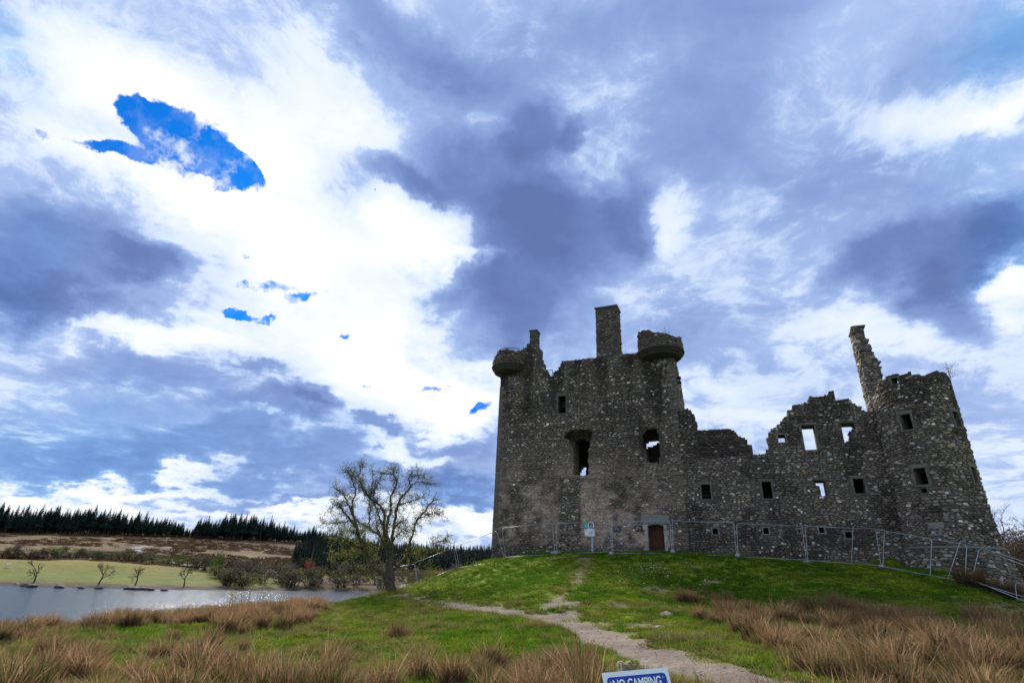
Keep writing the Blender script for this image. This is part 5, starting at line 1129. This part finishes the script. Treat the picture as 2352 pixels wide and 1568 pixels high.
# sheep on the far field
p = far_at(16, 1303); sk = bpy.data.meshes.new('sheep'); sv = [(0, 0, .62), (.28, 0, .66), (.5, 0, .64), (.66, 0, .80), (.82, 0, .78), (-.28, 0, .64), (-.48, 0, .6)]; se = [(0, 1), (1, 2), (2, 3), (3, 4), (0, 5), (5, 6)]; rd = [.30, .29, .2, .12, .075, .29, .16]
for x_, y_ in ((.36, .13), (.36, -.13), (-.34, .13), (-.34, -.13)):
    b0_ = len(sv); sv += [(x_, y_, .40), (x_, y_, .2), (x_, y_, 0)]; rd += [.08, .05, .045]; se += [(1 if x_ > 0 else 5, b0_), (b0_, b0_+1), (b0_+1, b0_+2)]
sk.from_pydata([Vector(v)*1.25 for v in sv], se, []); so_ = link('sheep', sk, simple('sheep_fleece', (.72, .68, .60), .95, .1)); so_.location = tuple(p); so_.rotation_euler = (0, 0, .4)
md = so_.modifiers.new('skin', 'SKIN')
for i, r_ in enumerate(rd): sk.skin_vertices[0].data[i].radius = (r_*1.25, r_*1.25)
sk.skin_vertices[0].data[0].use_root = True; so_.modifiers.new('sub', 'SUBSURF').levels = 1; tag(so_, 'white sheep grazing on the field across the loch', 'sheep')
# birds
def bird(px, Y, span, roll, head, flap, label):
    c = at(*px, Y); mb = MB(); f = np.array([math.cos(head), .15, math.sin(head)]); f = unit(f); up = unit(np.cross(f, np.array([0, 1., 0])))
    s_ = unit(np.cross(f, up)); L = span*.42
    mb.tube([c-f*L*.6, c-f*L*.35, c, c+f*L*.3, c+f*L*.45, c+f*L*.55], np.array([.012, .05, .085, .07, .05, .01])*span/.8, 8, (.012, .012, .014))
    mb.add([c-f*L*.35, c-f*L*.8+s_*L*.12, c-f*L*.85, c-f*L*.8-s_*L*.12], [[[0, 1, 2, 3]]], (.012, .012, .014))
    for sg in (1, -1):
        w0 = unit(s_*math.cos(flap)+up*sg*math.sin(flap)*1.0) if sg > 0 else unit(-s_*math.cos(flap)+up*math.sin(flap)); w0 = unit((s_*sg)*math.cos(flap)+up*math.sin(flap)+np.array([0, 0, roll*sg]))
        a = [c+f*L*.28, c+f*L*.22+w0*span*.25, c+w0*span*.5-f*L*.15, c-f*L*.12+w0*span*.24, c-f*L*.22]; V = a+[q+up*.012 for q in a]; mb.add(V, [[[0, 1, 2, 3, 4], [9, 8, 7, 6, 5]], [[k, (k+1) % 5, 5+(k+1) % 5, 5+k] for k in range(5)]], (.012, .012, .014))
    tag(mb.build('bird', M_bark, None), label, 'bird', 'birds over the castle')
bird((862, 435), 60, .55, .3, 2.3, .75, 'black bird with spread wings in the white cloud, upper middle'); bird((883, 418), 75, .28, .1, .6, .25, 'tiny dark bird just right of the larger bird'); bird((2271, 1128), 80, .25, .1, 0, .3, 'tiny dark bird right of the round tower')

# ------------------------------------------------------------------ grass (instanced tufts, nobody could count them)
TUFTS = bpy.data.collections.new('tuft_sources')
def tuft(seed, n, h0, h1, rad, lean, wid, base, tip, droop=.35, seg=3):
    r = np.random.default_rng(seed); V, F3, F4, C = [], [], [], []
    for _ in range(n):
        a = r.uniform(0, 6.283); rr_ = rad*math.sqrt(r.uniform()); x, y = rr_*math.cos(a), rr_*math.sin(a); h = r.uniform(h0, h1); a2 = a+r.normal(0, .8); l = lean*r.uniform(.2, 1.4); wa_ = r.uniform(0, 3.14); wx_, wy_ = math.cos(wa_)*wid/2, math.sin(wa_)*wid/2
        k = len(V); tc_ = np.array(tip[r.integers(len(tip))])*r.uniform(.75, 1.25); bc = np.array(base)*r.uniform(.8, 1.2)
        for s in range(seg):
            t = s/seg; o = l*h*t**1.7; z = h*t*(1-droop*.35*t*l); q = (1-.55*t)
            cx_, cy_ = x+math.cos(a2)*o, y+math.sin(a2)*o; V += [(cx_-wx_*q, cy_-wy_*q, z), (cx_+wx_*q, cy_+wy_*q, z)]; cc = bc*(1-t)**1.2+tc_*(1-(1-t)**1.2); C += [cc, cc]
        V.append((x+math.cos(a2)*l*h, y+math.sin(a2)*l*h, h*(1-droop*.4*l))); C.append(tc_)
        for s in range(seg-1): F4.append([k+2*s, k+2*s+1, k+2*s+3, k+2*s+2])
        F3.append([k+2*seg-2, k+2*seg-1, k+2*seg])
    me = mesh_np('tuft', V, [F4, F3] if F4 else [F3], np.array(C)); me.materials.append(M_blade); o = bpy.data.objects.new('tuft', me); return o
def source(name, objs):
    c = bpy.data.collections.new(name)
    for i, o in enumerate(objs): o.name = f'{name}_{i:02d}'; c.objects.link(o)
    return c
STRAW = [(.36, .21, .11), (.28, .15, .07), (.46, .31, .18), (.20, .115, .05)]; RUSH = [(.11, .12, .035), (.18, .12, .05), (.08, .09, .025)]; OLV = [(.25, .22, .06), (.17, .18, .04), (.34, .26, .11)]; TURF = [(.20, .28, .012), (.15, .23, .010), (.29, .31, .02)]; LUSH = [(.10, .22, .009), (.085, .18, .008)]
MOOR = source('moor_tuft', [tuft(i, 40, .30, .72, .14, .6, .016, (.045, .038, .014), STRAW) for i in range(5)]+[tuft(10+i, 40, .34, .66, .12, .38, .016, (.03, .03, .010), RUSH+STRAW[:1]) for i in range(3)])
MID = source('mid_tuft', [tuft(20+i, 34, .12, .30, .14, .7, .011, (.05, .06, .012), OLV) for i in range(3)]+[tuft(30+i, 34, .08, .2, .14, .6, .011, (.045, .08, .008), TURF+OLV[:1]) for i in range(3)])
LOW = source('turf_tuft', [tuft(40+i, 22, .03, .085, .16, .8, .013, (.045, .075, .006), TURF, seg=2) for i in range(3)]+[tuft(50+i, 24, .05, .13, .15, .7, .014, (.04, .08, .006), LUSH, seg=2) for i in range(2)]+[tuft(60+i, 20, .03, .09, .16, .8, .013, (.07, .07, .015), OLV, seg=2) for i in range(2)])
def scatter(name, src, P, scl, rot, idx, label=None):
    me = bpy.data.meshes.new(name); me.vertices.add(len(P)); me.vertices.foreach_set('co', np.asarray(P, np.float32).ravel())
    me.attributes.new('sc', 'FLOAT_VECTOR', 'POINT').data.foreach_set('vector', np.asarray(scl, np.float32).ravel()); me.attributes.new('ro', 'FLOAT_VECTOR', 'POINT').data.foreach_set('vector', np.asarray(rot, np.float32).ravel()); me.attributes.new('ix', 'INT', 'POINT').data.foreach_set('value', np.asarray(idx, np.int32))
    o = link(name, me); ng = bpy.data.node_groups.new(name, 'GeometryNodeTree'); ng.interface.new_socket('Geometry', in_out='INPUT', socket_type='NodeSocketGeometry'); ng.interface.new_socket('Geometry', in_out='OUTPUT', socket_type='NodeSocketGeometry')
    N = ng.nodes.new; L = ng.links.new; gi, go_ = N('NodeGroupInput'), N('NodeGroupOutput'); ip = N('GeometryNodeInstanceOnPoints'); ci = N('GeometryNodeCollectionInfo'); ci.inputs['Collection'].default_value = src; ci.inputs['Separate Children'].default_value = True; ci.inputs['Reset Children'].default_value = True
    def na(n_, t): q = N('GeometryNodeInputNamedAttribute'); q.data_type = t; q.inputs['Name'].default_value = n_; return q.outputs['Attribute']
    ip.inputs['Pick Instance'].default_value = True; L(gi.outputs[0], ip.inputs['Points']); L(ci.outputs[0], ip.inputs['Instance']); L(na('ix', 'INT'), ip.inputs['Instance Index']); L(na('ro', 'FLOAT_VECTOR'), ip.inputs['Rotation']); L(na('sc', 'FLOAT_VECTOR'), ip.inputs['Scale']); L(ip.outputs[0], go_.inputs[0])
    md = o.modifiers.new('scatter', 'NODES'); md.node_group = ng; return tag(o, kind='stuff')
def candidates(n, x0, x1, y0, y1, power=1.0):
    y = y0+(y1-y0)*RNG.random(n)**power; half = y*.98+3; x = RNG.uniform(-1, 1, n)*half; k = (x > x0) & (x < x1); x, y = x[k], y[k]; z = rutted(x, y); m, dry, px, py = ground_masks(x, y, z); k = (px > -60) & (px < 2420) & (py < 1700) & (py > 1200)
    return x[k], y[k], z[k], m[k], dry[k], px[k], py[k]
def castle_free(x, y): r = (x-O2[0])*N1[0]+(y-O2[1])*N1[1]; u = (x-O2[0])*E1[0]+(y-O2[1])*E1[1]; c_ = O2+uT*E1+dT*N1; return ~((r < .1) & (r > -11) & (u > uA-.1) & (u < 17)) & (np.hypot(x-c_[0], y-c_[1]) > 2.9)
x, y, z, m, dry, px, py = candidates(9000, -40, 40, 5.5, 44, 1.15)      # tussock centres, each a knot of leaning tufts
tall = tall_mask(x, y, px, py)*(1-m); dens = .30+.55*((py < 1440) & (px < 740))+-.02*(px > 1560)
k = (RNG.random(len(x)) < tall*dens) & (m < .25) & castle_free(x, y); cx_, cy_ = x[k], y[k]; nc = len(cx_); per = RNG.integers(5, 17, nc); big_ = RNG.uniform(.55, 1.35, nc)
own = np.repeat(np.arange(nc), per); n = len(own); rr_ = np.abs(RNG.normal(0, .20, n))*big_[own]; aa = RNG.uniform(0, 6.283, n)
xt, yt_ = cx_[own]+rr_*np.cos(aa), cy_[own]+rr_*np.sin(aa); zt3 = rutted(xt, yt_)
sc_ = (big_[own]*RNG.uniform(.7, 1.1, n)*np.where(rr_ > .35, .75, 1.0))[:, None]*np.ones((1, 3)); rushy = (fbm(cx_*.5, cy_*.5, 81) > .56)[own]
tl_ = np.clip(rr_*.8, 0, .5)
kind_ = np.where(rushy & (RNG.random(n) < .8), RNG.integers(5, 8, n), np.where(RNG.random(n) < .15, RNG.integers(5, 8, n), RNG.integers(0, 5, n)))
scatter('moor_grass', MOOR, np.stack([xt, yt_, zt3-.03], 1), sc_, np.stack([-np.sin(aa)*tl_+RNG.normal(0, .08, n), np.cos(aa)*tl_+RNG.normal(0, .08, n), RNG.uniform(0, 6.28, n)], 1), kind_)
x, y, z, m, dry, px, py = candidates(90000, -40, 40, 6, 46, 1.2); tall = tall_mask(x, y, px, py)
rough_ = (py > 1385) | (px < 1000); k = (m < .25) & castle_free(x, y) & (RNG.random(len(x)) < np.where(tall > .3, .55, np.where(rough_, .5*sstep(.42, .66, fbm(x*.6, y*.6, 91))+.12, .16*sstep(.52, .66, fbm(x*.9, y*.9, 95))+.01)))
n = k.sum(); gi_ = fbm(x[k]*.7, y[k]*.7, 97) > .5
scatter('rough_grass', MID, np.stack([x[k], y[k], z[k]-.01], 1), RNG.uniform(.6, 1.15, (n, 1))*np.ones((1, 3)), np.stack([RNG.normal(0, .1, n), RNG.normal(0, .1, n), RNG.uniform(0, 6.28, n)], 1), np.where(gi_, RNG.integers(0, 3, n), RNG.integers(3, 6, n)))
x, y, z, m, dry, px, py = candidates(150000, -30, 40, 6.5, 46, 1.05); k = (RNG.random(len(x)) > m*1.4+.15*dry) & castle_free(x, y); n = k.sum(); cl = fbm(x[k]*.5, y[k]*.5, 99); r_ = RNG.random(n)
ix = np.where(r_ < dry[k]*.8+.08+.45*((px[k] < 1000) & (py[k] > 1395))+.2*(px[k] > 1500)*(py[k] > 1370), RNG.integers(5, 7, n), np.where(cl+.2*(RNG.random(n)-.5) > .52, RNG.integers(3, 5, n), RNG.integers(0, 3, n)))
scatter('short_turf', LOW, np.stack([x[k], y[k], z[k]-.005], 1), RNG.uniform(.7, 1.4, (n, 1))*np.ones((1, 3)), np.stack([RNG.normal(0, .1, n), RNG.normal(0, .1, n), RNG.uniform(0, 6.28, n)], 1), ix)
# daisies
m_dz = simple('daisy_petal', (.78, .78, .74), .8, .05); mb = MB()
for k in range(9): a = k*.698; mb.add([(0, 0, .004), (.024*math.cos(a-.3), .024*math.sin(a-.3), .01), (.032*math.cos(a), .032*math.sin(a), .008), (.024*math.cos(a+.3), .024*math.sin(a+.3), .01)], [[[0, 1, 2, 3]]])
me = mesh_np('daisy', np.concatenate(mb.V), [np.concatenate(f) for f in mb.F.values()]); me.materials.append(m_dz); od = bpy.data.objects.new('daisy', me); DZ = source('daisy', [od])
pd = []
for (cx_, cy_, sx_, sy_, nn) in ((1490,1310,70,20,260), (1560,1300,120,35,130), (1440,1335,80,30,90), (1100,1330,90,25,60), (1800,1340,200,30,60), (1560,1340,160,20,60)):
    for _ in range(nn):
        q = ground_at(random.gauss(cx_, sx_*.5), random.gauss(cy_, sy_*.5))
        if q[1] < 40: pd.append(q+np.array([random.gauss(0, .15), random.gauss(0, .35), .08]))
pd = np.array(pd); n = len(pd); scatter('daisies', DZ, pd, RNG.uniform(.5, 1.0, (n, 1))*np.ones((1, 3)), np.stack([RNG.normal(-.25, .3, n), RNG.normal(0, .3, n), RNG.uniform(0, 6.28, n)], 1), np.zeros(n))
# gravel on the path
peb = []
for i in range(3):
    me = rock_mesh(20+i).copy(); me.materials.clear(); me.materials.append(M_pale_rock); o = bpy.data.objects.new('pebble', me); peb.append(o)
PB = source('pebble', peb)
x, y, z, m, dry, px, py = candidates(60000, -12, 20, 7, 40, 1.3); k = (m > .45) & (RNG.random(len(x)) < .5); n = k.sum()
scatter('path_gravel', PB, np.stack([x[k], y[k], z[k]+.002], 1), (RNG.uniform(.008, .024, n)*np.where(RNG.random(n) < .04, 2.2, 1))[:, None]*np.ones((1, 3)), RNG.uniform(0, 6.28, (n, 3)), RNG.integers(0, 3, n))
# dark rush clumps at the foot of the tower
for (x_, y_, s_, lab) in ((1775,1380,1.0,'large brown rush clump at the foot of the round tower'), (1985,1440,.6,'dark rush clump by the lowest fence rail near the tower'), (2200,1500,.7,'brown rush clump at the far right below the tower'), (2310,1500,.6,'rush clump cut by the right edge below the tower')):
    p = ground_at(*Z5(x_, y_)); g = empty('rush_clump', p, lab, 'rush clump', 'rush clumps below the round tower'); mb = MB()
    o = tuft(500+x_, 420, .5*s_+.25, 1.25*s_, .55*s_, .35, .018, (.05, .04, .016), [(.24, .13, .06), (.16, .10, .04), (.30, .18, .09)]); o.name = 'blades'; o.data.name = 'blades'; COL.objects.link(o); o.parent = g; tag(o, kind='stuff')

# each bush and boulder is told from its like by its place in the row
ORD = ['', 'second ', 'third ', 'fourth ', 'fifth ', 'sixth ', 'seventh ', 'eighth ', 'ninth ', 'tenth ', 'eleventh ', 'twelfth ']
rows = {}
for o in COL.objects:
    if o.get('group') in ('bushes above the far field', 'thicket on the far shore', 'boulders along the far bank', 'brown bushes behind the round tower'): rows.setdefault((o['group'], o['label']), []).append(o)
for (gname, lab), os_ in rows.items():
    if len(os_) < 2: continue
    os_.sort(key=lambda o: float(proj(np.array(o.location))[0]))
    for i, o in enumerate(os_): o['label'] = ('leftmost ' if i == 0 else (ORD[i] if i < 12 else f'{i+1}th ' if (i+1) % 10 not in (1, 2, 3) or i < 20 else f"{i+1}{({1: 'st', 2: 'nd', 3: 'rd'})[(i+1) % 10]} "))+lab+('' if i == 0 else ', counted from the left')

# heather and brash on the felled hillside
n = 9000; a_ = RNG.uniform(-1.0, .02, n); Y_ = RNG.uniform(235, 500, n); X_ = Y_*np.tan(a_*.78); Z_ = fz(X_, Y_); k = (fbm(X_*.03, Y_*.05, 501) > .47) & (Z_ > 5); n = int(k.sum())
HEATH = source('heather', [tuft(700+i, 40, .25, .5, .5, .8, .08, (.03, .02, .012), [(.10, .055, .025), (.07, .04, .02), (.15, .095, .04)], seg=2) for i in range(3)])
scatter('heather', HEATH, np.stack([X_[k], Y_[k], Z_[k]-.05], 1), RNG.uniform(1.5, 3.6, (n, 1))*np.array([[1.4, 1.4, .8]]), np.stack([np.zeros(n), np.zeros(n), RNG.uniform(0, 6.28, n)], 1), RNG.integers(0, 3, n))
